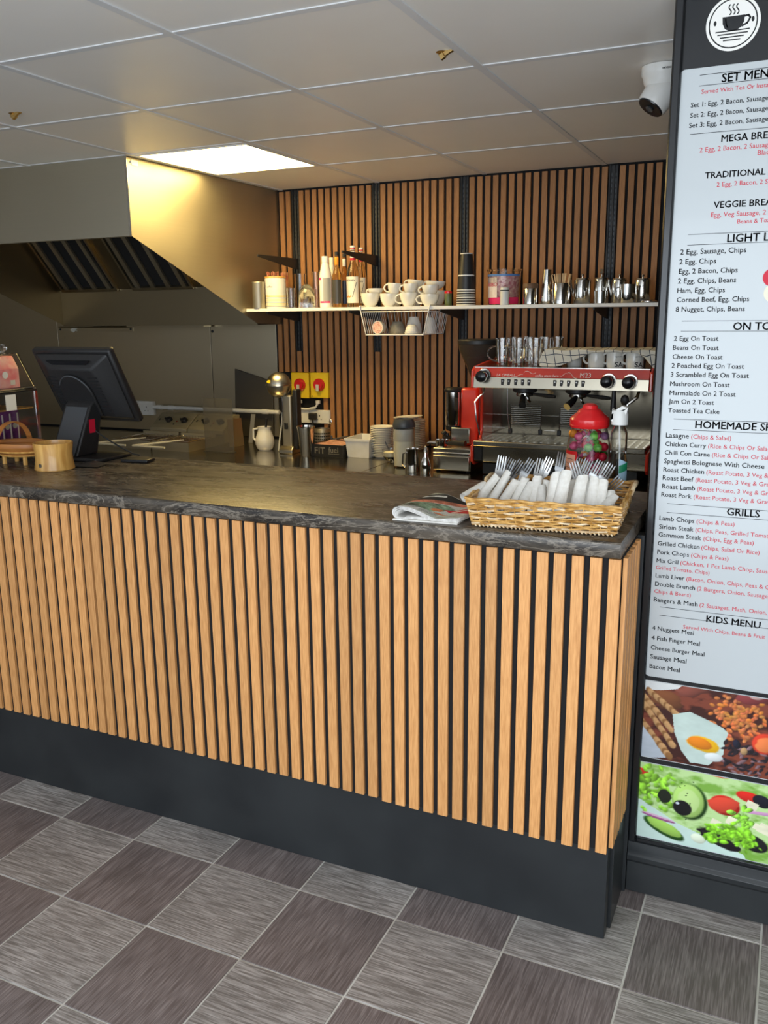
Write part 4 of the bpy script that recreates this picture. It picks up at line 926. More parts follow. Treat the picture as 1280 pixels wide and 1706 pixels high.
# ================================================================== things on the rear bench
def bx2(x, y, z=BZ): return P(x, y, 'Z', z)
# drink mixer
p = bx2(474, 760); mx_, my_ = -2.085, 2.06
t = thing('drink_mixer', 'steel drink mixer with a round ball head on a tall column', 'mixer', (mx_, my_, BZ))
r = .067; hz = P(466, 641, 'Y', my_).z-BZ; hx = P(466, 641, 'Y', my_).x-mx_
obj('motor_head', MB().at(TR(hx, -.01, hz)).lathe([(0,-r*1.02)]+[(r*math.sin(a_), -r*math.cos(a_)*1.02) for a_ in [PI*k/18 for k in range(1, 9)]]+[(r*1.0,-.004),(r*1.03,-.003),(r*1.03,.003),(r,.004)]+[(r*math.sin(a_), -r*math.cos(a_)*1.02) for a_ in [PI*k/18 for k in range(10, 18)]]+[(0,r*1.02)], 32), mat('satin_steel', (.55,.51,.42), .30, 1), t)
obj('badge', MB().at(TR(hx-.022, -.01-r*.90, hz+r*.30)@R('X', 72)).lathe([(0,0),(.015,0),(.013,.002),(0,.002)], 16, sy=.6), M['yellow'], t)
obj('column', MB().box(-.030, .028, -.02, .035, .03, hz-r*.8), M['steel'], t, bevel=.008)
obj('black_spine', MB().box(.0285, .058, -.005, .045, .02, hz-r*.35), M['black_plastic'], t, bevel=.006)
obj('base', MB().prism([(-.05,0),(.06,0),(.06,.02),(.02,.035),(-.03,.042),(-.05,.02)], 'X', -.038, .045), M['steel_machine'], t, bevel=.004)
obj('spindle', MB().tube([(-.018,-.028,hz-r*.9),(-.018,-.028,hz-.19)], .003, 8), M['chrome'], t)
obj('cup_support', MB().box(-.012, .008, -.03, -.0205, hz-.235, hz-.20), M['black_plastic'], t, bevel=.003)
obj('power_lead', MB().tube([(-.055,.03,.215),(-.062,.03,.15),(-.075,.02,.05),(-.075,.01,.006)], .0045, 6), M['plastic_cream'], t)
t, r, h = cylobj('mixing_cup', 'tall tapered polished steel mixing cup beside the drink mixer', 'cup', 487, 519, 710, 1.99, M['chrome'], [(0,0),(.60,0),(.63,.02),(.92,.90),(1,.96),(1,1),(.95,1),(.88,.90),(.58,.04),(0,.03)], 28, None, BZ)
t, r, h = cylobj('cutlery_pot', 'perforated steel cutlery pot behind the black crate', 'pot', 518, 545, 714, 2.33, M['steel'], CYL, 24, None, BZ)
mb = MB()
for a_ in range(10):
    for k in range(4): q = -2.4+a_*.26; z = h*(.25+.16*k); mb.box(r*1.003*math.cos(q)-.003, r*1.003*math.cos(q)+.003, r*1.003*math.sin(q)-.003, r*1.003*math.sin(q)+.003, z, z+.007)
o = obj('perforations', mb, M['ink'], t); o['kind'] = 'stuff'
tag(obj('teaspoon', MB().tube([(0,0,0),(.02,0,.075),(.045,0,.125)], [.002,.0025,.003], 6).ball((.05,0,.135), .010, 8, 1, .4, 1.4), M['chrome'], loc=(t.location.x+.005, 2.33, BZ+.008)), 'teaspoon standing in the perforated cutlery pot', 'spoon')
# white porcelain jug
t, r, h = cylobj('porcelain_jug', 'cream porcelain jug with a black brush handle inside, on the steel bench', 'jug', 415, 449, 711, 2.10, M['ceramic'], [(0,0),(.62,0),(.82,.08),(1,.30),(.96,.50),(.74,.75),(.66,.88),(.72,1),(.67,1),(.60,.86),(.9,.45),(.6,.06),(0,.05)], 28, None, BZ)
obj('handle', MB().tube([(-r*.62,-.01,h*.92),(-r*1.15,-.015,h*.88),(-r*1.2,-.015,h*.5),(-r*.9,-.01,h*.35)], .006, 8), M['ceramic'], t)
tag(obj('brush', MB().tube([(0,0,0),(.004,0,h*.6),(.014,0,h+.035)], [.006,.006,.008], 8), M['black_plastic'], loc=(t.location.x+.002, 2.10, BZ+.012)), 'black brush handle sticking out of the cream jug', 'brush')
# leaning things by the splashback
q0 = P(418, 745, 'Y', 2.30)
tag(obj('steel_ruler', MB().at(R('X', -14)).box(-.014,.014,-.001,.001,0,.17), M['steel'], loc=(q0.x, 2.30, BZ+.001), bevel=.0004), 'narrow steel scraper blade leaning beside the cream jug', 'scraper')
pa = P(380, 690, 'Y', 2.45); pb = P(443, 690, 'Y', 2.45); zt1 = P(385, 615, 'Y', 2.47).z; zt2 = P(446, 636, 'Y', 2.47).z
M['darkpatch'] = mat('dark_patch_grey', (.06,.052,.04), .45)
tag(obj('dark_patch', MB().prism([(0,0),(pb.x-pa.x,0),(pb.x-pa.x+.01,zt2-BZ-.004),(.015,zt1-BZ-.004)], 'Y', -.004, .004), M['darkpatch'], loc=(pa.x, WY-.014, BZ+.002), bevel=.001), 'dark grey four-sided patch against the steel splashback', 'board')  # thin dark four-sided patch standing flat at the splashback
pa = P(340, 700, 'Y', 1.95); pb = P(388, 700, 'Y', 1.95); zt1 = P(364, 664, 'Y', 1.95).z
t = thing('acrylic_screen', 'smoky see-through acrylic screen standing between the fryers and the jug', 'screen', (pa.x, 1.95, BZ))
obj('panel', MB().box(0, pb.x-pa.x, -.0025, .0025, .004, zt1-BZ), M['smoke'], t, bevel=.0005)
obj('foot', MB().box(0, pb.x-pa.x, -.02, .02, 0, .0038), M['smoke'], t)
t = thing('tray_cover', 'thin steel tray cover standing on edge behind the acrylic screen', 'lid', (P(395, 740, 'Y', 2.15).x, 2.15, BZ))
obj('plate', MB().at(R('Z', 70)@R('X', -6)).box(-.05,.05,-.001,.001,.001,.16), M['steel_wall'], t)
# fryers
M['fryer_steel'] = noisy('satin_fryer_steel', (.36,.32,.21), (.44,.39,.27), (4,4,40), 3, rough=.45, metal=.45)
def fryer(lb, xa, xb, Yf):
    a_, b_ = P(xa, 715, 'Y', Yf), P(xb, 715, 'Y', Yf); W_ = b_.x-a_.x-.004
    t = thing('deep_fryer', lb, 'fryer', (a_.x, Yf, BZ)); zk = P(300, 712, 'Y', Yf).z-BZ; zt_ = P(300, 688, 'Y', Yf+.12).z-BZ
    tk = obj('tank', MB().box(0, W_, -.34, -.338, 0, .05).box(0, W_, -.002, 0, 0, .05).box(0, .002, -.338, -.002, 0, .05).box(W_-.002, W_, -.338, -.002, 0, .05).box(.002, W_-.002, -.338, -.002, 0, .003), M['steel'], t)
    obj('oil', MB().box(.003, W_-.003, -.337, -.003, .004, .03), M['brown'], t)
    hd = obj('control_head', MB().prism([(.001,0),(.17,0),(.17,zt_),(.11,zt_),(.001,zk),(-.012,zk-.006),(-.012,.055),(.001,.052)], 'X', 0, W_), M['fryer_steel'], t, bevel=.003)
    sl_ = math.atan2(zt_-zk, .109); F = lambda x, f: TR(x, .001+.109*f, zk+(zt_-zk)*f)@Matrix.Rotation(sl_, 4, 'X')
    for x in (W_*.38, W_*.80):
        kn = obj('knob', MB().at(F(x, .45)).lathe([(0,0),(.021,0),(.019,.014),(.016,.018),(0,.018)], 16).box(-.026,.026,-.004,.004,.006,.020), M['black_plastic'], t)
    obj('indicator', MB().at(F(W_*.6, .4)).lathe([(0,0),(.006,0),(.005,.003),(0,.003)], 10), M['red_dark'], t)
    obj('indicator', MB().at(F(W_*.57, .2)).lathe([(0,0),(.006,0),(.005,.003),(0,.003)], 10), M['black_plastic'], t)
    mk = MB().at(F(W_*.10, .5)).box(-.005,.005,-.008,.008,0,.0006).box(.010,.028,-.001,.001,0,.0006); obj('printed_mark', mk, M['ink'], t)
    obj('element_cover', MB().box(.0, W_*.97, -.075, -.073, .035, zk-.018), M['fryer_steel'], t, bevel=.001)
    # basket with its handle
    bk_ = obj('fry_basket', MB().tube([(.03,-.30,.050),(W_-.03,-.30,.050),(W_-.03,-.09,.050),(.03,-.09,.050)], .003, 6, closed=True), M['chrome2'], t)
    mb = MB()
    for k in range(1, 9): x = .03+(W_-.06)*k/9; mb.tube([(x,-.30,.050),(x,-.30,.034),(x,-.09,.034),(x,-.09,.050)], .0012, 4)
    for k in range(1, 7): y = -.30+.21*k/7; mb.tube([(.03,y,.050),(.03,y,.034),(W_-.03,y,.034),(W_-.03,y,.050)], .0012, 4)
    o = obj('basket_mesh', mb, M['chrome2'], bk_); o['kind'] = 'stuff'
    obj('basket_handle', MB().tube([(W_*.70,-.28,.056),(W_*.30,-.42,.050),(W_*.0,-.50,.045)], [.004,.006,.006], 8).tube([(W_*.0,-.50,.045),(W_*.45,-.50,.045),(W_*.85,-.50,.045)], [.006,.006,.006], 8), M['plastic_cream'], bk_)
    return t
fryer('left steel table-top fryer with two black knobs', 252, 313, 2.22)
fryer('right steel fryer, partly behind the acrylic screen', 314, 374, 2.22)
# bench tray with pink lid
a_ = P(519, 764, 'Y', 2.0); b_ = P(572, 766, 'Y', 2.0); W_ = b_.x-a_.x
t = thing('snack_crate', 'black open crate with white lettering and pinkish contents', 'crate', (a_.x, 2.0, BZ)); h = P(545, 741, 'Y', 2.0).z-BZ
obj('crate_body', MB().box(0, W_, 0, .004, 0, h).box(0, .004, .004, .24, 0, h).box(W_-.004, W_, .004, .24, 0, h).box(.004, W_-.004, .236, .24, 0, h).box(.004, W_-.004, .004, .236, 0, .004), M['black_plastic'], t, bevel=.001)
obj('wrapped_food', MB().sheet(lambda u, v: (.006+(W_-.012)*u, .006+.228*v, h-.006+.012*math.sin(PI*u)*math.sin(PI*v)+.004*math.sin(19*u+7*v)), 14, 14), noisy('pink_paper', (.42,.20,.15), (.62,.36,.28), (25,25,25), 4, rough=.6), t)
mb = MB(); mb.text('FIT', .03, lambda u, v: (W_*.12+u, -.0008, h*.25+v), width=W_*.32); mb.text('fuel', .02, lambda u, v: (W_*.55+u, -.0008, h*.38+v), width=W_*.30); mb.box(W_*.54, W_*.88, -.0009, -.0004, h*.26, h*.29); obj('lettering', mb, M['stone'], t)
tag(obj('metal_scoop', MB().at(R('Z', 48)@R('Y', -6)).box(-.01,.08,-.012,.012,0,.004).tube([(-.012,0,-.0),(-.012,0,.022)], .006, 8), M['steelgrey'], loc=(a_.x+W_*.45, 2.10, BZ+h+.016), bevel=.001), 'grey metal scraper lying across the pink contents of the black crate', 'scraper')
# white tub
a_ = P(576, 764, 'Y', 2.02); b_ = P(615, 766, 'Y', 2.02); W_ = b_.x-a_.x+.004; h = P(594, 731, 'Y', 2.02).z-BZ
t = thing('food_tub', 'white rectangular plastic tub between the black crate and the plates', 'tub', ((a_.x+b_.x)/2, 2.12, BZ))
def frus(mb, w0, w1, d0, d1, z0, z1):
    A = [mb.v((x*w0, y*d0, z0)) for x, y in ((-1,-1),(1,-1),(1,1),(-1,1))]; B = [mb.v((x*w1, y*d1, z1)) for x, y in ((-1,-1),(1,-1),(1,1),(-1,1))]
    for i in range(4): mb.f([A[i],A[(i+1)%4],B[(i+1)%4],B[i]])
    return A, B
mb = MB(); w0 = W_/2*.88; A, B = frus(mb, w0, W_/2, .088, .10, 0, h); mb.f(A[::-1]); C_, D_ = frus(mb, w0-.003, W_/2-.003, .085, .097, .003, h); mb.f(C_)
for i in range(4): mb.f([B[i],B[(i+1)%4],D_[(i+1)%4],D_[i]])
obj('tub_body', mb, M['plastic_white'], t, bevel=.004)
mb = MB(); A, B = frus(mb, W_/2+.0035, W_/2+.004, .1035, .104, h-.012, h); C_, D_ = frus(mb, W_/2-.0, W_/2-.0, .1001, .1001, h-.012, h)
for X_, Y_ in ((A, C_), (B, D_)):
    for i in range(4): mb.f([X_[i],X_[(i+1)%4],Y_[(i+1)%4],Y_[i]])
obj('rim', mb, M['plastic_white'], t)
# stacks of saucers and plates
OW = 'first second third fourth fifth sixth seventh eighth ninth tenth eleventh twelfth'.split()
def ORD(k, n):
    if k == n-1: return 'topmost'
    if k == 0: return 'bottommost'
    return OW[k]+' from the bottom' if k < n/2 else OW[n-1-k]+' from the top'
def plate(r, h, rimh): return MB().lathe([(0,.001),(r*.55,.001),(r*.57,0),(r*.62,.0),(r*.70,h*.35),(r*.97,h*.88),(r,h),(r*.985,h+.0015),(r*.93,h*.95),(r*.62,h*.38),(0,h*.3)], 36)
X, r = span(613.5, 656, 2.10); zt1 = P(635, 711, 'Y', 2.10).z-BZ; n = 18; step = (zt1-.012)/(n-1)
src = None
for k in range(n):
    L_ = 'white soup plate, %s in the tall stack beside the white tub' % ORD(k, n)
    if src is None:
        src = thing('soup_plate', L_, 'plate', (X, 2.10, BZ), 'plates stacked beside the tub'); obj('dish', plate(r, .014, 0), M['ceramic'], src)
    else: dup(src, (X+rb.uniform(-.001,.001), 2.10, BZ+k*step), L_)
X, r = span(658, 709, 2.38); zt1 = P(690, 700, 'Y', 2.38).z-BZ; n = 17; step = (zt1-.012)/(n-1); src = None
for k in range(n):
    L_ = 'white dinner plate, %s in the stack behind the powder shaker' % ORD(k, n)
    x, y, z = X+rb.uniform(-.0015,.0015), 2.385, BZ+k*step
    if src is None: src = thing('dinner_plate', L_, 'plate', (x, y, z), 'plates stacked behind the shaker'); obj('dish', plate(r, .013, 0), M['ceramic'], src)
    else:
        o = dup(src, (x, y, z), L_)
X2, r2 = span(656, 704, 2.30); z2 = P(680, 698, 'Y', 2.30).z
o = dup(src, (X-.012, 2.375, BZ+n*step+.008), 'white plate tilted on the very top of the dinner plate stack', rot=(0, math.radians(-4), 0))
# shaker
t, r, h = cylobj('powder_shaker', 'tall clear shaker of cream powder with a dark grey lid', 'shaker', 653.5, 691, 712, 1.875, M['clear'], [(0,0),(.92,0),(.96,.02),(1,.6),(1,1),(.97,1),(.96,.6),(.92,.03),(0,.03)], 32, None, BZ)
obj('powder', MB().lathe([(0,.008),(r*.90,.008),(r*.94,h*.60),(r*.955,h*.66),(0,h*.64)], 28), M['cream'], t)
obj('frosted_band', MB().lathe([(r*.93,h*.665),(r*.945,h*.68),(r*.945,h*.95),(r*.93,h*.96)], 28), M['plastic_cream'], t)
obj('lid', MB().lathe([(0,h),(r*1.04,h),(r*1.05,h+.010),(r*.98,h+.026),(r*.86,h+.040),(r*.80,h+.040),(r*.78,h+.034),(0,h+.034)], 32), M['steelgrey'], t)
# sugar bowl and spoon
t, r, h = cylobj('sugar_bowl', 'faceted glass sugar bowl between the plates and the shaker', 'bowl', 634, 664, 749, 1.97, M['glass'], [(0,0),(.35,0),(.4,.04),(.9,.45),(1,1),(.94,1),(.84,.47),(.3,.12),(0,.12)], 14, None, BZ)
obj('sugar', MB().lathe([(0,h*.15),(r*.4,h*.2),(r*.80,h*.5),(r*.85,h*.8),(0,h*.9)], 14), M['cream'], t)
tag(obj('sugar_spoon', MB().tube([(.0,0,.0),(-.02,0,.04),(-.036,0,.068)], .003, 6), M['steelgrey'], loc=(t.location.x+.004, 1.97, BZ+h*.55)), 'dark spoon handle sticking out of the glass sugar bowl', 'spoon')
# small polished jugs
t, r, h = cylobj('milk_pitcher', 'polished steel milk pitcher in front of the powder shaker', 'pitcher', 673.5, 700, 748, 1.765, M['chrome'], [(0,0),(.98,0),(1,.03),(.96,.5),(.84,.9),(.88,1),(.84,1),(.8,.9),(.9,.5),(.93,.05),(0,.04)], 28, None, BZ)
obj('handle', MB().tube([(-r*.75,-r*.45,h*.85),(-r*1.0,-r*.85,h*.8),(-r*1.05,-r*.9,h*.35),(-r*.85,-r*.5,h*.2)], .0035, 8), M['chrome'], t)
t, r, h = cylobj('steel_shaker', 'small polished steel shaker with a pointed nozzle beside the pitcher', 'shaker', 700.5, 718, 762, 1.73, M['chrome'], [(0,0),(.9,0),(1,.2),(1,.55),(.7,.85),(.5,1),(0,1)], 24, None, BZ)
obj('nozzle', MB().lathe([(0,h),(r*.5,h),(r*.35,h+.02),(r*.5,h+.024),(r*.2,h+.05),(0,h+.055)], 16), M['chrome'], t)

# ------------------------------------------------------------------ coffee grinder on its drawer
ka, kb = -1.150, -.962
t = thing('knock_out_drawer', 'low steel coffee knock-out drawer under the grinder', 'drawer', (ka, 1.80, BZ))
obj('case', MB().box(0, kb-ka, .012, .34, .008, .112), M['steel_machine'], t, bevel=.003)
obj('drawer_front', MB().box(.004, kb-ka-.004, 0, .0115, .010, .078), M['steel_machine'], t, bevel=.003)
obj('rail', MB().box(.004, kb-ka-.004, .0, .0115, .082, .092), M['chrome2'], t, bevel=.001)
for x in (.02, kb-ka-.02):
    for y in (.03, .32): obj('foot', MB().lathe([(0,0),(.01,0),(.01,.0082),(0,.0082)], 10, c=(x,y,0)), M['rubber'], t)
GZ = BZ+.1125
t = thing('coffee_grinder', 'red coffee grinder with chrome doser and dark conical bean hopper', 'grinder', (-1.012, 2.06, GZ))
hz_ = P(787, 640, 'Y', 2.06).z-GZ
obj('body', MB().box(-.045, .040, -.13, .075, .0, hz_-.008), M['red_enamel'], t, bevel=.012)
obj('side_panel', MB().box(.0405, .046, -.11, .06, .02, hz_-.03), M['red_dark'], t, bevel=.002)
obj('doser', MB().lathe([(0,.09),(.040,.09),(.042,.10),(.042,hz_-.03),(0,hz_-.03)], 28, c=(-.088,-.10,0)), M['chrome'], t)
obj('doser_window', MB().box(-.072, -.052, -.1435, -.137, .165, .225), M['smokeglass'], t, bevel=.006)
obj('doser_lid', MB().lathe([(0,hz_-.029),(.046,hz_-.029),(.048,hz_-.018),(.040,hz_-.010),(0,hz_-.008)], 28, c=(-.088,-.10,0)), M['black_plastic'], t)
obj('doser_base', MB().lathe([(0,.065),(.030,.065),(.040,.072),(.042,.0895),(0,.0895)], 24, c=(-.088,-.10,0)), M['black_plastic'], t)
obj('tamper', MB().tube([(-.12,-.13,.062),(-.13,-.14,.05)], .012, 10).lathe([(0,.028),(.022,.028),(.024,.036),(.010,.042),(.008,.055),(0,.055)], 16, c=(-.112,-.125,0)), M['black_plastic'], t)
obj('fork_plate', MB().box(-.085, .01, -.150, -.131, .012, .085), M['steel_machine'], t, bevel=.004)
obj('neck_ring', MB().lathe([(0,hz_-.0075),(.040,hz_-.0075),(.038,hz_+.006),(.026,hz_+.014),(0,hz_+.014)], 28, c=(0,0,0)), M['chrome'], t)
xh, rh = span(752, 821, 2.06); htop = P(787, 572, 'Y', 2.0).z-GZ; dx = xh+1.005
obj('hopper', MB().lathe([(.026,hz_+.0145),(.030,hz_+.02),(rh*.97,htop-.03),(rh,htop-.004),(rh*.97,htop-.004),(rh*.94,htop-.03),(.026,hz_+.022),(.022,hz_+.0145)], 36, c=(0,0,0)), M['smokeglass'], t)
obj('beans', MB().lathe([(0,hz_+.024),(.024,hz_+.024),(rh*.62,hz_+.024+(htop-hz_)*.52),(0,hz_+.024+(htop-hz_)*.56)], 28), M['coffee'], t)
obj('hopper_lid', MB().lathe([(0,htop-.0035),(rh*1.02,htop-.0035),(rh*1.03,htop+.012),(rh*.98,htop+.018),(0,htop+.018)], 36), M['black_plastic'], t)
# portafilter lying on the drawer
t = thing('portafilter', 'chrome filter holder with black handle lying on the drawer under the grinder', 'filter holder', (-1.12, 1.85, GZ))
obj('filter_cup', MB().at(TR(.0,0,.0)).lathe([(0,.0),(.026,0),(.031,.006),(.031,.026),(.034,.028),(.034,.034),(.029,.034),(.027,.008),(0,.006)], 24), M['chrome'], t)
obj('handle', MB().tube([(.030,-.01,.02),(.06,-.02,.024),(.13,-.035,.026)], [.007,.012,.014], 10), M['black_plastic'], t)
obj('spout', MB().tube([(-.028,0,.018),(-.06,.0,.018),(-.075,0,.012)], [.008,.009,.006], 10), M['chrome'], t)

# ------------------------------------------------------------------ espresso machine
EX0, EX1, EF, EB = -.950, -.158, 1.77, 2.27
t = thing('espresso_machine', 'red and steel two-group espresso machine on the rear bench', 'coffee machine', (EX0, EF, BZ))
W_ = EX1-EX0; D_ = EB-EF; z = lambda a: a-BZ
side = [(.0,z(.925)),(.03,z(.905)),(D_,z(.905)),(D_,z(1.395)),(D_-.10,z(1.385)),(.03,z(1.356)),(.0,z(1.340)),(-.008,z(1.262)),(.10,z(1.262)),(.135,z(1.20)),(.135,z(1.05)),(.11,z(1.012)),(.0,z(1.000))]
for xa, xb in ((0,.014),(W_-.014,W_)): obj('side_panel', MB().prism(side, 'X', xa, xb), M['red_enamel'], t, bevel=.004)
obj('body', MB().box(.0145, W_-.0145, .30, D_-.002, z(.915), z(1.350)), M['steel_machine'], t)
obj('boiler_cover', MB().box(.0145, W_-.0145, .02, .2995, z(1.262), z(1.338)), M['steel_machine'], t)
obj('splash_panel', MB().box(.0145, W_-.0145, .285, .2995, z(1.024), z(1.2615)), mat('mirror_steel', (.20,.175,.13), .16, 1), t)
obj('cup_tray', MB().box(.0145, W_-.0145, .01, D_-.002, z(1.3505), z(1.3545)), M['chrome2'], t)
# fascia: red upper, steel lower
fr_ = obj('red_fascia', MB().prism([(-.004,z(1.312)),(.0095,z(1.312)),(.0195,z(1.350)),(.006,z(1.352))], 'X', .0145, W_-.0145), M['red_enamel'], t, bevel=.0015)
fs_ = obj('control_strip', MB().prism([(-.012,z(1.264)),(.018,z(1.264)),(.0095,z(1.3115)),(-.005,z(1.3115))], 'X', .0145, W_-.0145), M['steel_machine'], t, bevel=.001)
def fpos(zz): # front surface y of fascia at height
    if zz >= 1.312: return -.004+(zz-1.312)/.040*.010-.0008
    return -.012+(zz-1.264)/.0475*.007-.0008
def ftext(s_, px0, py0, px1, mt, nm='lettering', italic=0, bold=0):
    a_ = P(px0, py0, 'Y', EF); b_ = P(px1, py0, 'Y', EF)
    mb = MB(); mb.text(s_, 1, lambda u, v: (a_.x-EX0+u+italic*v, fpos(a_.z+v)-.0006, a_.z-BZ+v), width=b_.x-a_.x, bold=bold); return obj(nm, mb, mt, fr_)
ftext('LA CIMBALI', 828, 626.5, 857, M['whiteink'], italic=.25)
ftext('coffee starts here', 892, 627.5, 931, M['whiteink'], italic=.25)
ftext('M23', 967, 629, 985, M['whiteink'])
mb = MB()
for (xa, ya, xb, yb, bend) in ((874,620,893,621,-4),(857,627,872,624,2),(933,626,946,623,3),(946,621,962,630,-4)):
    pts = []
    for k in range(9):
        u = k/8; q = P(xa+(xb-xa)*u, ya+(yb-ya)*u+bend*math.sin(PI*2*u)*.5, 'Y', EF); pts.append((q.x-EX0, fpos(q.z)-.0012, q.z-BZ))
    mb.tube(pts, .0009, 4)
obj('swirl_lines', mb, M['whiteink'], fr_)
for px_, py_ in ((803, 627), (1011.5, 636), (1047.5, 637.5)):
    q = P(px_, py_, 'Y', EF-.03)
    ba = obj('knob_plate', MB().at(TR(q.x-EX0+.004, fpos(q.z)-.0005, q.z-BZ+.004)@R('X', 90)).lathe([(0,0),(.030,0),(.028,.002),(0,.002)], 24), M['chrome2'], t)
    kn = obj('steam_knob', MB().at(TR(q.x-EX0, fpos(q.z)-.003, q.z-BZ)@R('X', 90)).lathe([(0,0),(.012,0),(.012,.012),(.024,.016),(.0265,.030),(.024,.042),(.014,.047),(0,.048)], 28), M['black_gloss'], t)
for px_ in (838.5, 849, 860.5, 872, 882.5, 925.5, 936.5, 948.5, 961.5, 972.5):
    q = P(px_, 636+(px_-838)*.022, 'Y', EF); h_ = .013; w_ = .0075
    y0 = fpos(q.z)
    o = obj('button', MB().prism([(-w_*.8,-h_),(w_*.6,-h_),(w_,h_*.7),(w_*.7,h_),(-w_,h_)], 'Y', 0, .0028), M['black_plastic'], t, bevel=.0012)
    o.location = (q.x-EX0, y0-.003, q.z-BZ); o.rotation_euler = (-.15, 0, 0)
    mk = obj('button_mark', MB().box(-.003,.003,-.0006,0,.002,.006), M['chrome2'], o)
# groups with filter holders
for n_, (gx, hd) in enumerate(((P(873, 655, 'Y', 1.85).x, .0), (P(962, 657, 'Y', 1.85).x, -.045))):
    gx -= EX0
    g = obj('brew_group', MB().lathe([(0,z(1.261)),(.055,z(1.261)),(.055,z(1.244)),(.046,z(1.238)),(0,z(1.238))], 28, c=(gx,.10,0)), M['black_plastic'], t)
    obj('group_ring', MB().lathe([(0,z(1.2378)),(.038,z(1.2378)),(.040,z(1.226)),(.036,z(1.222)),(0,z(1.222))], 28, c=(gx,.10,0)), M['chrome'], g)
    obj('filter_handle', MB().tube([(gx,.06,z(1.226)),(gx+.016+hd*.4,.01,z(1.214)),(gx+.026+hd,-.03,z(1.192))], [.009,.014,.017], 12), M['black_gloss'], g)
    obj('lever', MB().tube([(gx+.04,.09,z(1.232)),(gx+.11,.08,z(1.226)),(gx+.145,.075,z(1.224))], [.006,.010,.007], 8), M['black_plastic'], g)
    obj('spout', MB().tube([(gx+.015,.09,z(1.221)),(gx+.022,.085,z(1.205)),(gx+.03,.085,z(1.195))], [.008,.006,.005], 8), M['chrome'], g)
# raised cup grids
for px0, px1 in ((851.5, 902), (933.5, 985)):
    a_, b_ = P(px0, 675, 'Y', 1.93).x-EX0, P(px1, 675, 'Y', 1.93).x-EX0; zt_, zb_ = z(P(870, 675, 'Y', 1.93).z), z(P(870, 710, 'Y', 1.93).z)
    y0 = 1.93-EF
    g = obj('cup_grid', MB().tube([(a_,y0,zb_-.014),(a_,y0,zt_),(b_,y0,zt_),(b_,y0,zb_-.014)], .0022, 6), M['chrome'], t)
    mb = MB()
    for k in range(12): zz = zt_-(zt_-zb_)*k/11; mb.tube([(a_,y0,zz),(b_,y0,zz)], .0012, 4)
    o = obj('grid_wires', mb, M['chrome'], g); o['kind'] = 'stuff'
    for x in (a_, b_): obj('grid_clip', MB().box(x-.010, x+.008, y0-.006, y0+.008, zb_-.036, zb_-.012), M['black_plastic'], g, bevel=.003)
for (px0, py0, px1, py1) in ((815,689.5,850,691),(903,692.5,932,694.5),(815,711,843,713),(907,717,926,718)):
    a_, b_ = P(px0, py0, 'Y', EF+.284), P(px1, py1, 'Y', EF+.284)
    obj('panel_groove', MB().box(a_.x-EX0, b_.x-EX0, .280, .2849, a_.z-BZ-.002, a_.z-BZ+.002), M['chrome2'], t, bevel=.001)
# steam wands
obj('steam_wand', MB().tube([(.045,.05,z(1.262)),(.046,.04,z(1.235)),(.025,.03,z(1.215)),(.012,.02,z(1.195)),(.020,.02,z(1.12)),(.035,.03,z(1.045))], .0038, 8), M['chrome2'], t)
obj('steam_wand', MB().tube([(W_-.06,.05,z(1.262)),(W_-.065,.03,z(1.235)),(W_-.10,.02,z(1.205)),(W_-.115,.02,z(1.17))], [.006,.008,.006,.005], 8), M['chrome'], t)
obj('hot_water_tap', MB().tube([(W_-.165,.05,z(1.262)),(W_-.165,.05,z(1.225)),(W_-.165,.05,z(1.175))], [.008,.011,.013], 10), M['black_plastic'], t)
obj('wand_grip', MB().ball((W_-.115,.03,z(1.222)), .018, 10, 1, .6, 1.3), M['black_plastic'], t)
obj('thermometer_rod', MB().tube([(.135,.12,z(1.262)),(.137,.12,z(1.14)),(.148,.12,z(1.06))], .002, 6), M['chrome2'], t)
# drip tray and lower box
obj('drip_tray', MB().box(.0145, W_-.0145, -.006, .2845, z(.998), z(1.022)), M['steel_machine'], t, bevel=.004)
mb = MB()
for k in range(24): x = .03+(W_-.06)*k/23; mb.box(x, x+.010, .03, .25, z(1.0222), z(1.0232))
o = obj('tray_slots', mb, M['chrome2'], t); o['kind'] = 'stuff'
obj('lower_front', MB().prism([(.010,z(.996)),(.014,z(.925)),(.03,z(.918)),(.2995,z(.918)),(.2995,z(.997)),(.01,z(.997))], 'X', .055, W_-.0145), M['steel_machine'], t, bevel=.003)
obj('corner_trim', MB().prism([(.004,z(.992)),(.006,z(.930)),(.03,z(.918)),(.25,z(.918)),(.25,z(.997))], 'X', .0145, .0545), M['black_plastic'], t, bevel=.003)
for x in (.12, W_-.08):
    for y in (.06, D_-.06): obj('foot', MB().lathe([(0,0),(.022,0),(.020,.012),(.016,.0575),(0,.0575)], 16, c=(x,y,0)), M['steel'], t)
obj('dark_filler', MB().box(.05, W_-.05, .035, D_-.02, .004, .054), M['black_plastic'], t)  # black box added to darken the gap beneath the machine
ETZ = 1.3547
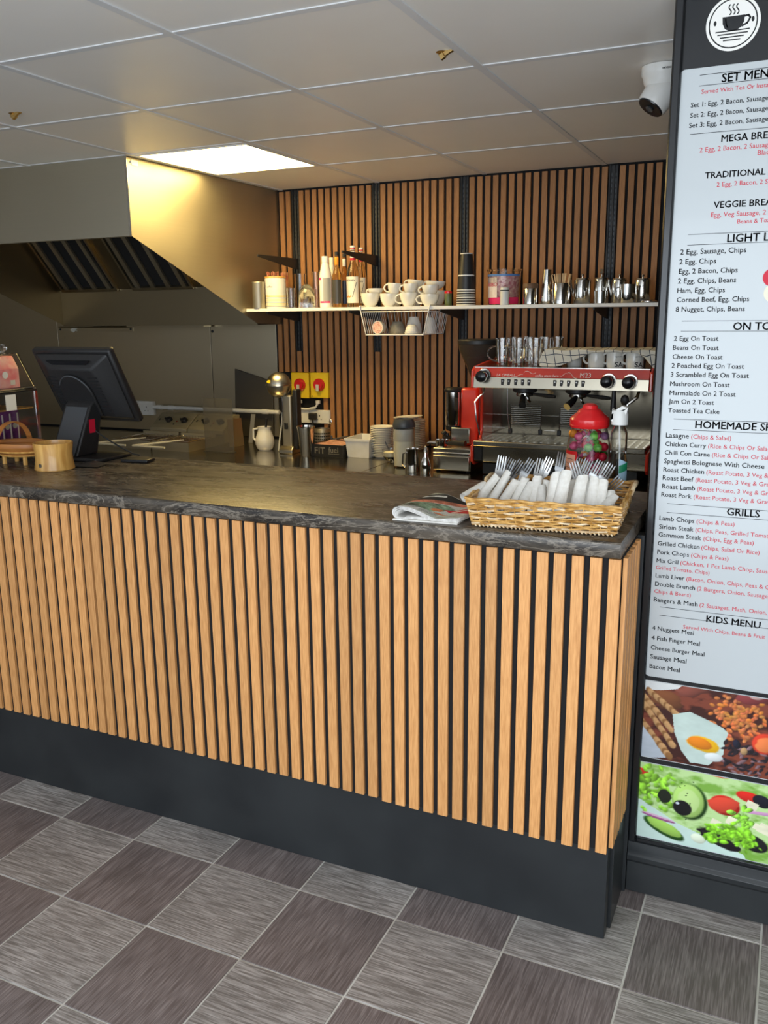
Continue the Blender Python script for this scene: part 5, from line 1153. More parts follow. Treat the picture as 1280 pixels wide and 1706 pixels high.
# glass mugs on top
def gmug(lb, px, Y):
    X = P(px, 600, 'Y', Y).x; r, h = .031, .125
    t = thing('glass_mug', lb, 'glass mug', (X, Y, ETZ), 'glass mugs on the espresso machine')
    obj('body', MB().lathe([(0,0),(r*.78,0),(r*.80,.004),(r*.82,h*.3),(r,h),(r*1.03,h),(r*1.03,h-.004),(r*.93,h-.004),(r*.74,h*.3),(r*.7,.014),(0,.014)], 12), M['glass'], t, angle=15)
    obj('handle', handle(MB(), r, h*.8, PI*1.02, .0035, 1.0), M['glass'], t)
    return t
g1 = gmug('tall glass mug at the left front on the espresso machine', 837, 1.86)
for px, Y, lb in ((865,1.86,'tall glass mug second from the left front on the machine'),(893,1.86,'tall glass mug at the right front beside the checked towel')):
    dup(g1, (P(px,600,'Y',Y).x, Y, ETZ), lb)
for px, Y in ((856,1.97),(883,1.97),(909,1.97),(876,2.08),(902,2.08),(928,2.08)):
    dup(g1, (P(px,600,'Y',Y).x, Y, ETZ), 'tall glass mug in the %s row on the espresso machine, %s' % ('second' if Y < 2 else 'rearmost', {856:'left one',883:'middle one',909:'right one',876:'left one',902:'middle one',928:'right one'}[px]))
# white mugs
def wmug(lb, x0, x1, Y, txt):
    X, r = span(x0, x1, Y); h = P((x0+x1)/2, 586, 'Y', Y-r).z-ETZ
    t = thing('white_mug', lb, 'mug', (X, Y, ETZ), 'white mugs on the espresso machine')
    b_ = obj('body', MB().lathe([(0,0),(r*.94,0),(r,.006),(r,h*.97),(r*.98,h),(r*.92,h),(r*.90,.01),(0,.008)], 32), M['ceramic'], t)
    obj('handle', handle(MB(), r, h, PI*1.08, .0048, .8), M['ceramic'], t)
    if txt:
        mb = MB(); mb.text('SA', .03, lambda u, v: (r*1.006*math.sin(u/r+.15), -r*1.006*math.cos(u/r+.15), h*.08+v*.8), width=r*1.0, bold=.03)
        mb.text('espresso', .01, lambda u, v: (r*1.006*math.sin(u/r+.1), -r*1.006*math.cos(u/r+.1), h*.66+v), width=r*.9)
        mb.box(0,0,0,0,0,0); obj('lettering', mb, M['ink'], b_)
    return t, X, r, h
wm = [wmug('plain white mug nearest the glasses under the checked towel', 984, 1013, 1.865, False), wmug('middle white mug with dark lettering under the checked towel', 1015, 1045, 1.865, True), wmug('right-hand white mug with dark lettering under the checked towel', 1048, 1079, 1.865, True)]
wmug('white mug in shadow under the left of the towel', 949, 974, 1.93, False)
mh = wm[0][3]
# checked towel
tw = mat('checked_towel', (.80,.77,.68), .9); N, L_, b = nodes(tw)
tc = N.new('ShaderNodeTexCoord'); br = N.new('ShaderNodeTexBrick'); br.offset = 0; br.inputs['Scale'].default_value = 1; br.inputs['Brick Width'].default_value = .085; br.inputs['Row Height'].default_value = .085; br.inputs['Mortar Size'].default_value = .0045; br.inputs['Mortar Smooth'].default_value = .3
br.inputs['Color1'].default_value = br.inputs['Color2'].default_value = (.74,.70,.60,1); br.inputs['Mortar'].default_value = (.06,.07,.10,1)
L_.new(tc.outputs['UV'], br.inputs[0]); L_.new(br.outputs[0], b.inputs['Base Color'])
tx0, tx1 = P(900, 600, 'Y', 1.83).x, P(1096, 600, 'Y', 1.83).x
zl = lambda px, py: P(px, py, 'Y', 1.825).z
ctrl = [(900,610),(915,613),(935,609),(955,601),(975,592),(985,588),(1000,586.5),(1040,586.5),(1062,588),(1075,596),(1085,608),(1096,622)]
tcx = [P(a_, 600, 'Y', 1.825).x for a_, _ in ctrl]; tcz = [zl(a_, b_) for a_, b_ in ctrl]
def towel(u, v):
    x = tx0+(tx1-tx0)*u; zf = float(np.interp(x, tcx, tcz)); zt_ = ETZ+mh+.006+.002*math.sin(23*u)
    if u < .06: zt_ -= .05*(1-u/.06)**2
    if v < .45:                       # front hang
        w_ = v/.45; zz = zf+(zt_-zf)*min(1, w_*1.15) ; y = 1.822+.0+.012*max(0, w_-.8)*5*.3+.003*math.sin(31*u+5*w_)
    else:
        w_ = (v-.45)/.55; y = 1.826+.26*w_; zz = zt_+.004*math.sin(PI*w_)+.0015*math.sin(17*u+9*w_)-(.05*max(0,w_-.85)/.15)
        if w_ > .0: y += .002
    return (x, y, max(zz, ETZ+.002))
mb = MB(); mb.sheet(towel, 60, 26)
o = obj('checked_towel', mb, tw); me = o.data
uv = me.uv_layers.new(name='UVMap')
for lp in me.loops:
    co = me.vertices[lp.vertex_index].co; uv.data[lp.index].uv = ((co.x-tx0)*2.3+co.z*.5, (co.y-1.8)*2.3-(co.z-1.35)*2.3)
sm = o.modifiers.new('thick', 'SOLIDIFY'); sm.thickness = .003; sm.offset = 0
tag(o, 'white tea towel with a dark check draped over the mugs on the machine', 'towel')

# ================================================================== things on the front worktop
TZ = 1.0702
# till
t = thing('till_terminal', 'black touch-screen till seen from behind, tilted on its stand', 'till', (-2.085, .50, TZ))
tilt = math.atan2(.14, .27); Mt = TR(.0, -.030, P(100, 588, 'Y', .45).z-TZ-.005)@R('X', math.degrees(tilt))   # local: x right, -z down the screen, y away
hw = .190
obj('screen_bezel', MB().at(Mt).box(-hw, hw, .030, .062, -.315, 0), M['black_plastic'], t, bevel=.009)
obj('screen_glass', MB().at(Mt).box(-hw+.02, hw-.02, .0622, .0636, -.295, -.02), M['black_gloss'], t)
mb = MB().at(Mt); yb_, ym = .0295, -.012
A = [mb.v(p) for p in ((-hw+.012,yb_,-.300),(hw-.012,yb_,-.300),(hw-.012,yb_,-.012),(-hw+.012,yb_,-.012))]
B = [mb.v(p) for p in ((-hw+.06,ym,-.265),(hw-.06,ym,-.265),(hw-.085,ym,-.060),(-hw+.085,ym,-.060))]
C_ = [mb.v(p) for p in ((-hw+.012,.012,-.012),(hw-.012,.012,-.012))]
for q in ((A[0],A[1],B[1],B[0]),(A[1],A[2],B[2],B[1]),(A[2],A[3],B[3],B[2]),(A[3],A[0],B[0],B[3]),(B[0],B[1],B[2],B[3]),(A[3],A[2],A[1],A[0])): mb.f(list(q))
for v in C_: mb.bm.verts.remove(v)
hb = obj('rear_housing', mb, M['black_plastic'], t, bevel=.007)
obj('top_recess', MB().at(Mt).prism([(-.105,-.030),(.105,-.030),(.075,-.052),(-.075,-.052)], 'Y', .000, .006), M['black_gloss'], hb)
for k in range(11):
    z0 = -.095-.0145*k
    for sx in (-1, 1): vt = obj('vent_slot', MB().at(Mt).box(min(sx*.075, sx*(.118)), max(sx*.075, sx*.118), -.0135, -.0118, z0, z0+.004), M['felt'], hb)
obj('hinge_cover', MB().at(Mt).prism([(.075*math.cos(a_), -.165+.085*math.sin(a_)) for a_ in [PI*k/14 for k in range(15)]]+[(-.075,-.255),(.075,-.255)], 'Y', -.024, -.0121), M['black_plastic'], t, bevel=.004)
obj('hinge_rim', MB().at(Mt).tube([(.076*math.cos(a_), -.024, -.165+.086*math.sin(a_)) for a_ in [PI*(.18+.64*k/12) for k in range(13)]], .0028, 6), M['steelgrey'], t)
obj('warning_sticker', MB().at(Mt).box(.075, .115, .0275, .0292, -.292, -.272), M['stone'], t)
nz_ = .175
obj('neck', MB().prism([(-.075,.014),(.035,.014),(.085,nz_+.03),(.045,nz_+.045),(.015,nz_+.02)], 'X', -.062, .066), M['black_plastic'], t, bevel=.006)
obj('neck_plate', MB().prism([(-.0775,.018),(-.0755,.018),(.0135,nz_+.015),(.0115,nz_+.015)], 'X', -.05, .055), M['steelgrey'], t)
obj('base', MB().prism([(-.10,-.085),(.16,-.085),(.175,-.06),(.175,.10),(-.10,.10)], 'Z', 0, .014), M['black_plastic'], t, bevel=.005)
obj('red_label', MB().box(.0665, .0675, .0, .03, .095, .145), M['redink'], t)
obj('cable', MB().tube([(.067,.03,.10),(.10,.04,.075),(.15,.06,.04),(.19,.09,.01),(.21,.10,.006)], .0028, 6), M['rubber'], t)
tag(obj('folded_leaflet', MB().at(R('Z', 12)).sheet(lambda u, v: (-.05+.10*u, -.035+.07*v, .004+.010*math.sin(PI*u)*v), 8, 6), M['labeldark'], loc=(-1.895, .355, TZ)), 'dark folded leaflet lying beside the till base', 'leaflet')
tag(obj('card_reader', MB().at(R('Z', 10)).box(-.055,.055,-.03,.03,0,.012), M['black_plastic'], loc=(-1.800, .500, TZ), bevel=.004), 'flat black card reader lying to the right of the till base', 'card reader')
# bamboo bowl
t = thing('bamboo_pot', 'round waisted bamboo pot with a small silver badge on the worktop', 'pot', (-1.972, .268, TZ))
r, h = span(56, 131, .27)[1]*.98, P(93, 742, 'Y', .21).z-TZ
obj('bowl', MB().lathe([(0,0),(r*.97,0),(r,.003),(r*.93,h*.35),(r*.92,h*.6),(r*.99,h*.98),(r*.97,h),(r*.93,h),(r*.86,h*.6),(r*.87,h*.3),(r*.9,.012),(0,.012)], 48), M['bamboo'], t)
obj('badge', MB().at(TR(r*.0, -r*.955, h*.22)@R('X', 90)).lathe([(0,-.002),(.0075,-.002),(.007,.002),(0,.002)], 14), M['chrome'], t)
# trug
t = thing('trug_basket', 'small stained wooden trug with a hoop handle at the left end of the worktop', 'basket', (-2.183, .318, TZ), None, math.radians(4))
a0, b0 = .112, .078
mb = MB()
def trug(u, v):
    a_ = 2*PI*u; k = math.sin(v*PI/2); return (a0*k*math.cos(a_), b0*k*math.sin(a_), .022+.045*(1-math.cos(v*PI/2)))
mb.sheet(trug, 36, 8, True); o = obj('hull', mb, M['trug'], t); sm = o.modifiers.new('th', 'SOLIDIFY'); sm.thickness = .004
for z_, g_ in ((.030,.70),(.045,.90)):
    obj('lath', MB().tube([(a0*g_*1.03*math.cos(q), b0*g_*1.03*math.sin(q), z_+.004) for q in [2*PI*k/32 for k in range(32)]], .0035, 6, closed=True), M['bamboo'], t)
mb = MB(); n = 36
for k in range(n):
    pass
def rim(u, v):
    a_ = 2*PI*u; q = 1.0+(.03 if .25 < v < .75 else 0); zz = .060+.020*(v if v < .5 else 1-v)*2
    return (a0*q*math.cos(a_), b0*q*math.sin(a_), zz)
mb.sheet(rim, 36, 4, True); o = obj('rim', mb, M['trug'], t); sm = o.modifiers.new('th', 'SOLIDIFY'); sm.thickness = .005
pts = [((b0+.004)*math.cos(q)*1.02, .0, .068+.082*math.sin(q)) for q in [PI*k/16 for k in range(17)]]
mb = MB()
for dy in (-.009, -.0045, 0, .0045, .009): mb.tube([(-.03+dy, p[0], p[2]) for p in pts], .0028, 6)
obj('hoop_handle', mb, M['trug'], t)
for x in (-.05, .045):
    for y in (-.030, .030): obj('foot', MB().tube([(x,y,0),(x,y,.034)], .008, 8), M['bamboo'], t)
# display cabinet
CX = -2.352
zc = P(60, 648, 'X', CX).z; yc = .585
t = thing('display_cabinet', 'glass-sided black display cabinet at the left end of the worktop', 'cabinet', (CX, yc, TZ))
Hc = zc-TZ
obj('base_board', MB().box(-.42, 0, -.50, 0, 0, .02), M['black_gloss'], t, bevel=.002)
obj('top_board', MB().box(-.42, 0, -.50, 0, Hc-.006, Hc), M['black_gloss'], t, bevel=.001)
obj('side_glass', MB().box(-.006, -.001, -.49, -.012, .0205, Hc-.0065), M['glass'], t)
obj('corner_post', MB().box(-.008, .0, -.0115, 0, .0205, Hc-.0065), M['chrome2'], t)
obj('back_panel', MB().box(-.41, -.01, -.006, -.001, .0205, Hc-.0065), M['smoke'], t)
obj('glass_shelf', MB().box(-.40, -.01, -.48, -.02, Hc*.70, Hc*.70+.005), M['bamboo'], t)
# purple packets
for k in range(5):
    x, y = CX-.030-.010*k, .335+.046*k
    o = thing('snack_packet', ('shiny purple snack packet with a white stripe inside the cabinet, %s' % ('nearest the front','second from the front','in the middle','second from the back','at the back')[k]), 'packet', (x, y, TZ+.0205), 'purple packets inside the cabinet')
    obj('wrapper', MB().box(-.008, .008, -.020, .020, 0, .150), M['purple'], o, bevel=.004)
    obj('white_stripe', MB().box(.0081, .0088, .006, .013, .02, .135), M['whiteink'], o)
    obj('emblem', MB().at(TR(.0082, -.006, .085)@R('Y', 90)).lathe([(0,0),(.011,0),(.011,.0006),(0,.0006)], 14), M['plastic_cream'], o)
# notice taped on the cabinet side
tag(obj('paper_notice', MB().box(0, .0006, -.05, 0, -.06, 0), M['labelwhite'], loc=(CX+.0004, .475, TZ+Hc-.012)), 'small cream paper notice stuck to the cabinet side', 'notice')
# clear cover with pink boxes on top
t = thing('cake_cover', 'clear plastic cover with a faceted knob on top of the display cabinet', 'cake cover', (CX-.16, yc-.19, TZ+Hc+.0005))
zt_ = P(30, 588, 'X', CX-.05).z-TZ-Hc
mb = MB(); A, B = frus(mb, .158, .120, .185, .150, .008, zt_); mb.f(B); C_, D_ = frus(mb, .155, .117, .182, .147, .008, zt_-.003); mb.f(D_[::-1])
for i in range(4): mb.f([A[i],A[(i+1)%4],C_[(i+1)%4],C_[i]])
obj('cover', mb, M['clear'], t, bevel=.003)
obj('tray', MB().box(-.160,.160,-.188,.188,0,.0075), M['clear'], t, bevel=.003)
kp = P(8, 578, 'X', CX-.14)
obj('knob', MB().at(TR(.0, kp.y-(yc-.19)+.0, zt_)).lathe([(0,0),(.010,.001),(.020,.010),(.022,.020),(.014,.030),(0,.032)], 8), M['glass'], t, angle=10)
for k in range(3):
    y = .240+.125*k
    o = thing('pink_carton', ('pink printed carton under the clear cover, %s' % ('nearest the front','in the middle','at the back')[k]), 'carton', (CX-.095, y, TZ+Hc+.0085), 'pink cartons under the cover')
    hh = zt_*.86
    obj('box', MB().at(R('Z', 8-5*k)).prism([(-.048,0),(.048,0),(.048,hh*.6),(.020,hh),(-.048,hh)], 'Y', -.056, .056), M['pinkbox'], o, bevel=.001)
    obj('flower_print', MB().at(R('Z', 8-5*k)@TR(.0482, -.01, hh*.42)@R('Y', 90)).lathe([(0,0),(.014,0),(.014,.0006),(0,.0006)], 8), M['whiteink'], o)
    obj('label', MB().at(R('Z', 8-5*k)).box(.0482,.0488,.012,.034,.012,.030), M['labelwhite'], o)

# newspaper
NXa, NXb = -.549, -.395
t = thing('folded_newspaper', 'folded newspaper with a curled left edge beside the cutlery basket', 'newspaper', (NXa, -.008, TZ), None, math.radians(3))
wd = NXb-NXa+.018; dp = .21
def prof_outer(s):   # s 0..1 from lower right, round the curl, to upper right
    if s < .42: u = s/.42; return (wd*(1-u)+.012*u, .004+.004*math.sin(PI*u)*.5)
    if s < .60: a_ = (s-.42)/.18*PI; return (.016-.020*math.sin(a_), .020-.016*math.cos(a_))
    u = (s-.60)/.40; return (.016+(wd-.016)*u, .036-.026*min(1, u*1.6)**1.5*(1-.15*u)+.002*math.sin(8*u))
mb = MB()
def npf(off):
    def f(u, v):
        x, z_ = prof_outer(u); cx_, cz_ = .016, .020
        if u > .38: k = off; x = x+(k if x < .02 else 0); z_ = z_-k
        else: z_ = z_+off*.5
        sk = .04*v if u > .5 else .01*v
        return (x+sk, .004+dp*v*(1-.10*(u > .5)), max(z_, .0015))
    return f
for off in (0, .0035, .007):
    mb.sheet(npf(off), 60, 10)
o = obj('pages', mb, noisy('newspaper_page', (.55,.53,.50), (.74,.72,.68), (120,400,60), 3, rough=.8), t); sm = o.modifiers.new('th', 'SOLIDIFY'); sm.thickness = .0022
obj('under_pages', MB().prism([(-.002,0),(wd,.0),(wd+.004,dp),(.02,dp)], 'Z', 0, .0045), M['paper'], t, bevel=.001)
c = Canvas(0, wd, 0, dp, 150, (.68,.66,.61))
c.put(np.clip((c.N-.4)*3,0,1)*.35, (.30,.42,.30))
c.poly([(.0,dp*.40),(wd*.20,dp*.52),(wd*.72,dp*.98),(.0,dp*1.0)], (.02,.02,.02)); c.poly([(.01,dp*.62),(wd*.34,dp*.86),(wd*.30,dp*.93),(.01,dp*.72)], (.62,.62,.58), .9); c.poly([(.01,dp*.84),(wd*.25,dp*.98),(.01,dp*.98)], (.50,.52,.42), .9)
c.poly([(0,dp*.28),(wd*.25,dp*.40),(wd*.90,dp*.98),(wd*.74,dp*.98),(wd*.20,dp*.54),(0,dp*.42)], (.72,.24,.14), .7)
c.poly([(wd*.06,dp*.10),(wd*.50,dp*.16),(wd*.66,dp*.55),(wd*.52,dp*.60),(wd*.10,dp*.30)], (.20,.28,.18), 1.4)
c.poly([(wd*.56,dp*.40),(wd*.98,dp*.86),(wd*1.0,dp*.50),(wd*1.0,dp*.28)], (.66,.03,.04)); c.poly([(wd*.66,dp*.42),(wd*.95,dp*.70),(wd*.95,dp*.62),(wd*.70,dp*.38)], (.82,.66,.58), .5)
c.ell(wd*.50, dp*.28, .022, .010, 60, (.72,.24,.10), rough=.5); c.ell(wd*.62, dp*.20, .020, .008, 20, (.65,.20,.09), rough=.5)
for k in range(26):
    z_ = dp*(.03+.012*(k % 8)); x0 = wd*(.05+.3*(k//8)); 
    if k < 24: c.poly([(x0,z_),(x0+wd*.26,z_+.01),(x0+wd*.26,z_+.0112),(x0,z_+.0012)], (.12,.12,.12), .9)
rr = np.random.default_rng(5); sp = rr.random(c.U.shape) < .16; c.A[sp] *= .55
def topf(x, y):
    u = .60+.40*np.clip((x-.016)/(wd-.016), 0, 1) if x > .016 else .51+.09*x/.016
    f = npf(0)(float(u), float(y/dp)); return (f[0], f[1], f[2]+.0016)
me = c.mesh(topf); me.materials.append(M['newsprint']); me.polygons.foreach_set('use_smooth', [True]*len(me.polygons)); o = bpy.data.objects.new('front_page', me); COL.objects.link(o); o.parent = t

# wicker tray of cutlery
BW, BD, BH = .345, .315, .068
bo = P(784, 877, 'Z', 1.07); ang = math.atan2(P(1022, 895, 'Z', 1.07).y-bo.y, P(1022, 895, 'Z', 1.07).x-bo.x)
B0 = Vector((bo.x+.004, bo.y+.006, TZ+.0022)); 
t = thing('wicker_tray', 'rectangular golden wicker basket holding napkin rolls and forks at the counter end', 'basket', B0, None, ang)
def per(s_, off, rnd=.02):     # point on the rectangular perimeter, s in metres
    w_, d_ = BW+2*off, BD+2*off; Ls = [w_, d_, w_, d_]; tot = sum(Ls); s_ %= tot
    cs = [(-off,-off),(BW+off,-off),(BW+off,BD+off),(-off,BD+off)]
    for i in range(4):
        if s_ <= Ls[i]: a_ = Vector(cs[i]); b_ = Vector(cs[(i+1)%4]); return a_+(b_-a_)*(s_/Ls[i])
        s_ -= Ls[i]
    return Vector(cs[0])
rows = 14
m_f = MB(); m_p = MB()
for k in range(rows):
    z_ = .006+(BH-.014)*k/(rows-1); off = .014*(z_/BH); tot = 2*(BW+BD+4*off); n = 176
    pts = []
    for q in range(n):
        s_ = tot*q/n; p_ = per(s_, off); c_ = Vector((BW/2, BD/2)); dir_ = (p_-c_)
        # weave in and out of the stakes
        wv = .0024*math.sin(2*PI*s_/.044+PI*k)
        if abs(p_.y+off) < 1e-4: nn = Vector((0,-1))
        elif abs(p_.x-BW-off) < 1e-4: nn = Vector((1,0))
        elif abs(p_.y-BD-off) < 1e-4: nn = Vector((0,1))
        else: nn = Vector((-1,0))
        p_ = p_+nn*wv; pts.append((p_.x, p_.y, z_+.0022*math.sin(2*PI*s_/.10+k*2.1)+.0008*math.sin(s_*97+k)))
    (m_f if k % 4 else m_p).tube(pts, .0030, 5, closed=True, flat=.85)
obj('weave', m_f, M['wicker'], t, kind='stuff'); obj('pale_weave', m_p, M['wicker_pale'], t, kind='stuff')
mb = MB(); n = 60
for q in range(n):
    tot = 2*(BW+BD); p0 = per(tot*q/n, .0); p1 = per((tot+8*.014)*q/n, .014); mb.tube([(p0.x,p0.y,.001),(p1.x,p1.y,BH-.004)], .0014, 5)
obj('stakes', mb, M['wicker'], t, kind='stuff')
for k, (zz, oo) in enumerate(((BH-.004,.013),(BH+.002,.016),(BH+.001,.010))):
    tot = 2*(BW+BD+4*oo); pts = [(per(tot*q/120, oo).x, per(tot*q/120, oo).y, zz+.002*math.sin(2*PI*q/6+k*2.1)) for q in range(120)]
    obj('rim_cane', MB().tube(pts, .0036, 6, closed=True), M['wicker'], t)
for xe in (BW+.020, -.020):        # end handles
    obj('end_handle', MB().tube([(xe-.004*(1 if xe>0 else -1), BD*.62, BH-.005),(xe, BD*.68, BH+.010),(xe+.002, BD*.82, BH+.014),(xe, BD*.97, BH+.006),(xe-.004*(1 if xe>0 else -1), BD+.005, BH-.006)], .0058, 8), M['wicker_pale'], t)
mb = MB().box(.0, BW, .0, BD, .001, .005)
obj('base_weave', mb, M['wicker'], t)
mb = MB()
for k in range(34): x = .008+(BW-.016)*k/33; mb.tube([(x,-.004,.003),(x+.003,-.007,-.0005+.0008)], .0024, 5)
obj('base_nubs', mb, M['wicker_pale'], t, kind='stuff')
# forks
def fork_mesh():
    mb = MB()
    th = .0011
    def strip(pts):   # pts: (z, y, halfwidth)
        vs = []
        for z_, y, hw_ in pts: vs.append([mb.v((-hw_, y-th, z_)), mb.v((hw_, y-th, z_)), mb.v((hw_, y+th, z_)), mb.v((-hw_, y+th, z_))])
        for a_, b_ in zip(vs, vs[1:]):
            for i in range(4): mb.f([a_[i], a_[(i+1)%4], b_[(i+1)%4], b_[i]])
        mb.f(vs[0][::-1]); mb.f(vs[-1])
    strip([(0,0,.0065),(.02,0,.0075),(.09,0,.0038),(.115,.002,.0035),(.128,.006,.0085),(.138,.008,.0140),(.147,.007,.0145)])
    for k in range(4):
        x = -.0120+.0080*k; vs = []
        for z_, y, hw_ in ((.1465,.007,.0028),(.160,.005,.0024),(.183,-.001,.0019),(.192,-.0035,.0010)):
            vs.append([mb.v((x-hw_, y-th, z_)), mb.v((x+hw_, y-th, z_)), mb.v((x+hw_, y+th, z_)), mb.v((x-hw_, y+th, z_))])
        for a_, b_ in zip(vs, vs[1:]):
            for i in range(4): mb.f([a_[i], a_[(i+1)%4], b_[(i+1)%4], b_[i]])
        mb.f(vs[0][::-1]); mb.f(vs[-1])
    return mb
fk = None
FL_ = ['fork at the far left of the basket, standing upright','second fork from the left in the basket','fork leaning right, third from the left','fork leaning right behind the left napkin rolls','fork with its tines straight up, fifth from the left',
 'fork behind the middle napkin rolls, turned slightly left','tallest fork in the basket, rising in front of the sweet jar','fork just right of the tallest fork','fork with tines in front of the jar label','fork below the red lidded jar on its right',
 'fork leaning right in front of the spray bottle','fork leaning right with wide tines near the right end','rightmost fork, tilted far over the basket end']
fdat = [(838,760,.16,2),(855,765,.17,14),(871,769,.18,30),(888,766,.18,28),(903,765,.19,2),(918,763,.19,10),(938,754,.19,16),(956,770,.21,-8),(969,765,.23,6),(983,766,.21,12),(1003,768,.19,22),(1020,773,.17,24),(1036,797,.13,38)]
for k, (px_, py_, Y, ln) in enumerate(fdat):
    top = P(px_, py_, 'Y', Y+.02); lean = math.radians(ln*.55); back = .10
    L_ = .192; dirv = Vector((math.sin(lean), back, math.cos(lean))).normalized()
    sc_ = min(1.05, max(.84, (top.z-TZ-.009)/(dirv.z*L_))); L_ *= sc_; base = top-dirv*L_
    if base.z < TZ+.008: # lower than the basket floor: tip it over a little
        dz = TZ+.008-base.z; horiz = math.sqrt(max(0, L_**2-(top.z-TZ-.008)**2)); hd = Vector((dirv.x, dirv.y)).normalized(); base = Vector((top.x-hd.x*horiz, top.y-hd.y*horiz, TZ+.008))
    dirv = (top-base).normalized(); zx = dirv.to_track_quat('Z', 'Y').to_euler()
    if fk is None:
        fk = obj('fork', fork_mesh(), mat('worn_cutlery_steel', (.36,.36,.36), .24, 1)); tag(fk, 'steel '+FL_[k], 'fork', 'forks in the wicker basket'); o = fk
    else:
        o = fk.copy(); COL.objects.link(o); o['label'] = 'steel '+FL_[k]
    # keep the tines facing the camera side
    zA = dirv; xA = Vector((1, random.uniform(-.15,.15), 0)); xA = (xA-zA*xA.dot(zA)).normalized(); yA = zA.cross(xA)
    o.matrix_world = Matrix((xA, yA, zA)).transposed().to_4x4()@Matrix.Scale(sc_, 4); o.location = base
# napkin rolls
def roll_mesh(L_, r0, r1, seed):
    mb = MB(); rn = random.Random(seed); ph = rn.uniform(0, 6.28)
    def f(u, v):
        a_ = 2*PI*u*1.35; rr_ = (r0+(r1-r0)*v)*(1+.10*u)*(1+.06*math.sin(3*a_+ph+4*v))
        cut = (.10*L_)*(.5+.5*math.sin(a_*.74+ph)) if v > .9 else 0
        return (rr_*math.cos(a_+.9*v), rr_*.80*math.sin(a_+.9*v), L_*v-cut)
    mb.sheet(f, 30, 9); mb.poly([(r1*.8*math.cos(q), r1*.62*math.sin(q), L_*.93) for q in [2*PI*k/12 for k in range(12)]]); return mb
ndat = [((118,285),(40,338),.10),((215,214),(110,345),.11),((294,193),(190,372),.12),((350,245),(262,385),.10),((415,228),(340,392),.11),((454,278),(398,398),.10),((495,230),(470,402),.11),((524,285),(524,408),.10),((562,250),(560,412),.12),
 ((634,192),(598,418),.085),((702,188),(648,412),.08),((742,255),(705,422),.12),((815,218),(774,432),.085),((858,240),(828,430),.10),((906,230),(880,432),.085),((967,256),(936,438),.085),((1012,330),(1002,432),.09),((205,268),(150,360),.14),((772,250),(742,415),.15),((1040,372),(985,440),.075)]
NL = ['lying almost flat at the far left rim','leaning right, second from the left','tall and rounded, third from the left','short with an open tip, left part','leaning right below the leaning forks','short one left of centre','slim and round-tipped left of centre','short one at the centre gap','behind the centre, plain','wide and tall at the centre','tallest with a slanted tip at the centre','tucked behind right of the tallest','broad one right of centre','tucked behind the broad one','slim round-tipped one on the right','flat-topped one near the right end','small round-tipped one at the right end','peeping out behind the left rolls','hidden behind the right of centre rolls','crumpled one at the right corner']
for k, ((ax, ay), (bx__, by_), Y) in enumerate(ndat):
    top = P(780+ax*.2344, 740+ay*.2344, 'Y', Y+.035); bot = P(780+bx__*.2344, 740+by_*.2344, 'Y', Y)
    d_ = (top-bot); 
    dn = d_.normalized(); ext = 0
    if dn.z > .3: ext = min(.035, (bot.z-TZ-.014)/dn.z)
    base = bot-dn*ext; L_ = (top-base).length
    wdt = .0125 if k not in (9,10,12) else .0155
    o = obj('napkin_roll', roll_mesh(L_, wdt*1.15, wdt*.88, k), M['paper'], angle=60)
    o.matrix_world = TR(*base)@dn.to_track_quat('Z', 'Y').to_matrix().to_4x4(); tag(o, 'white paper napkin roll, '+NL[k], 'napkin', 'napkin rolls in the wicker basket')

# sweet jar
JX, r = span(953, 1030, .49); JY = .49
zt_ = P(988, 712, 'Y', JY).z-TZ
t = thing('lollipop_jar', 'round clear jar of wrapped lollipops with a domed red lid', 'jar', (JX, JY, TZ))
jp = [(0,0),(r*.72,0),(r*.80,.006),(r*.97,zt_*.25),(r,zt_*.5),(r*.97,zt_*.75),(r*.82,zt_*.97),(r*.80,zt_)]
obj('jar_wall', MB().lathe(jp+[(a_*.965 if a_ else 0, max(.004, b_)) for a_, b_ in jp[::-1]], 36), M['clear'], t)
lidr = span(957, 1026, .49)[1]
hl = P(988, 672, 'Y', JY).z-TZ-zt_
obj('lid', MB().lathe([(0,zt_+.001),(lidr*.96,zt_+.001),(lidr*1.0,zt_+.006),(lidr,zt_+hl*.36),(lidr*.93,zt_+hl*.44),(lidr*.70,zt_+hl*.60),(lidr*.62,zt_+hl*.66),(lidr*.56,zt_+hl*.74),(lidr*.40,zt_+hl*.80),(lidr*.36,zt_+hl*.92),(lidr*.20,zt_+hl),(0,zt_+hl)], 40), M['red_plastic'], t)
obj('lid_ridge', MB().lathe([(lidr*1.0,zt_+hl*.10),(lidr*1.012,zt_+hl*.12),(lidr*1.0,zt_+hl*.14)], 40), M['red_plastic'], t)
la = obj('label', MB().sheet(lambda u, v: (r*1.01*math.sin(-1.22+.90*u), -r*1.01*math.cos(-1.22+.90*u), .012+zt_*.62*v), 10, 3), M['red_plastic'], t)
li = obj('label_panel', MB().sheet(lambda u, v: (r*1.025*math.sin(-1.14+.74*u), -r*1.025*math.cos(-1.14+.74*u), .018+zt_*.54*v), 8, 3), mat('orange_pink_paper', (.85,.42,.28), .5), la)
mb = MB()
for k in range(8): z_ = .024+zt_*.50*k/8; mb.sheet(lambda u, v: (r*1.032*math.sin(-1.10+(.62-.07*(k%3))*u), -r*1.032*math.cos(-1.10+(.62-.07*(k%3))*u), z_+.0012*v+.002*math.sin(9*u+k)*.5), 6, 1)
obj('print_lines', mb, M['ink'], la)
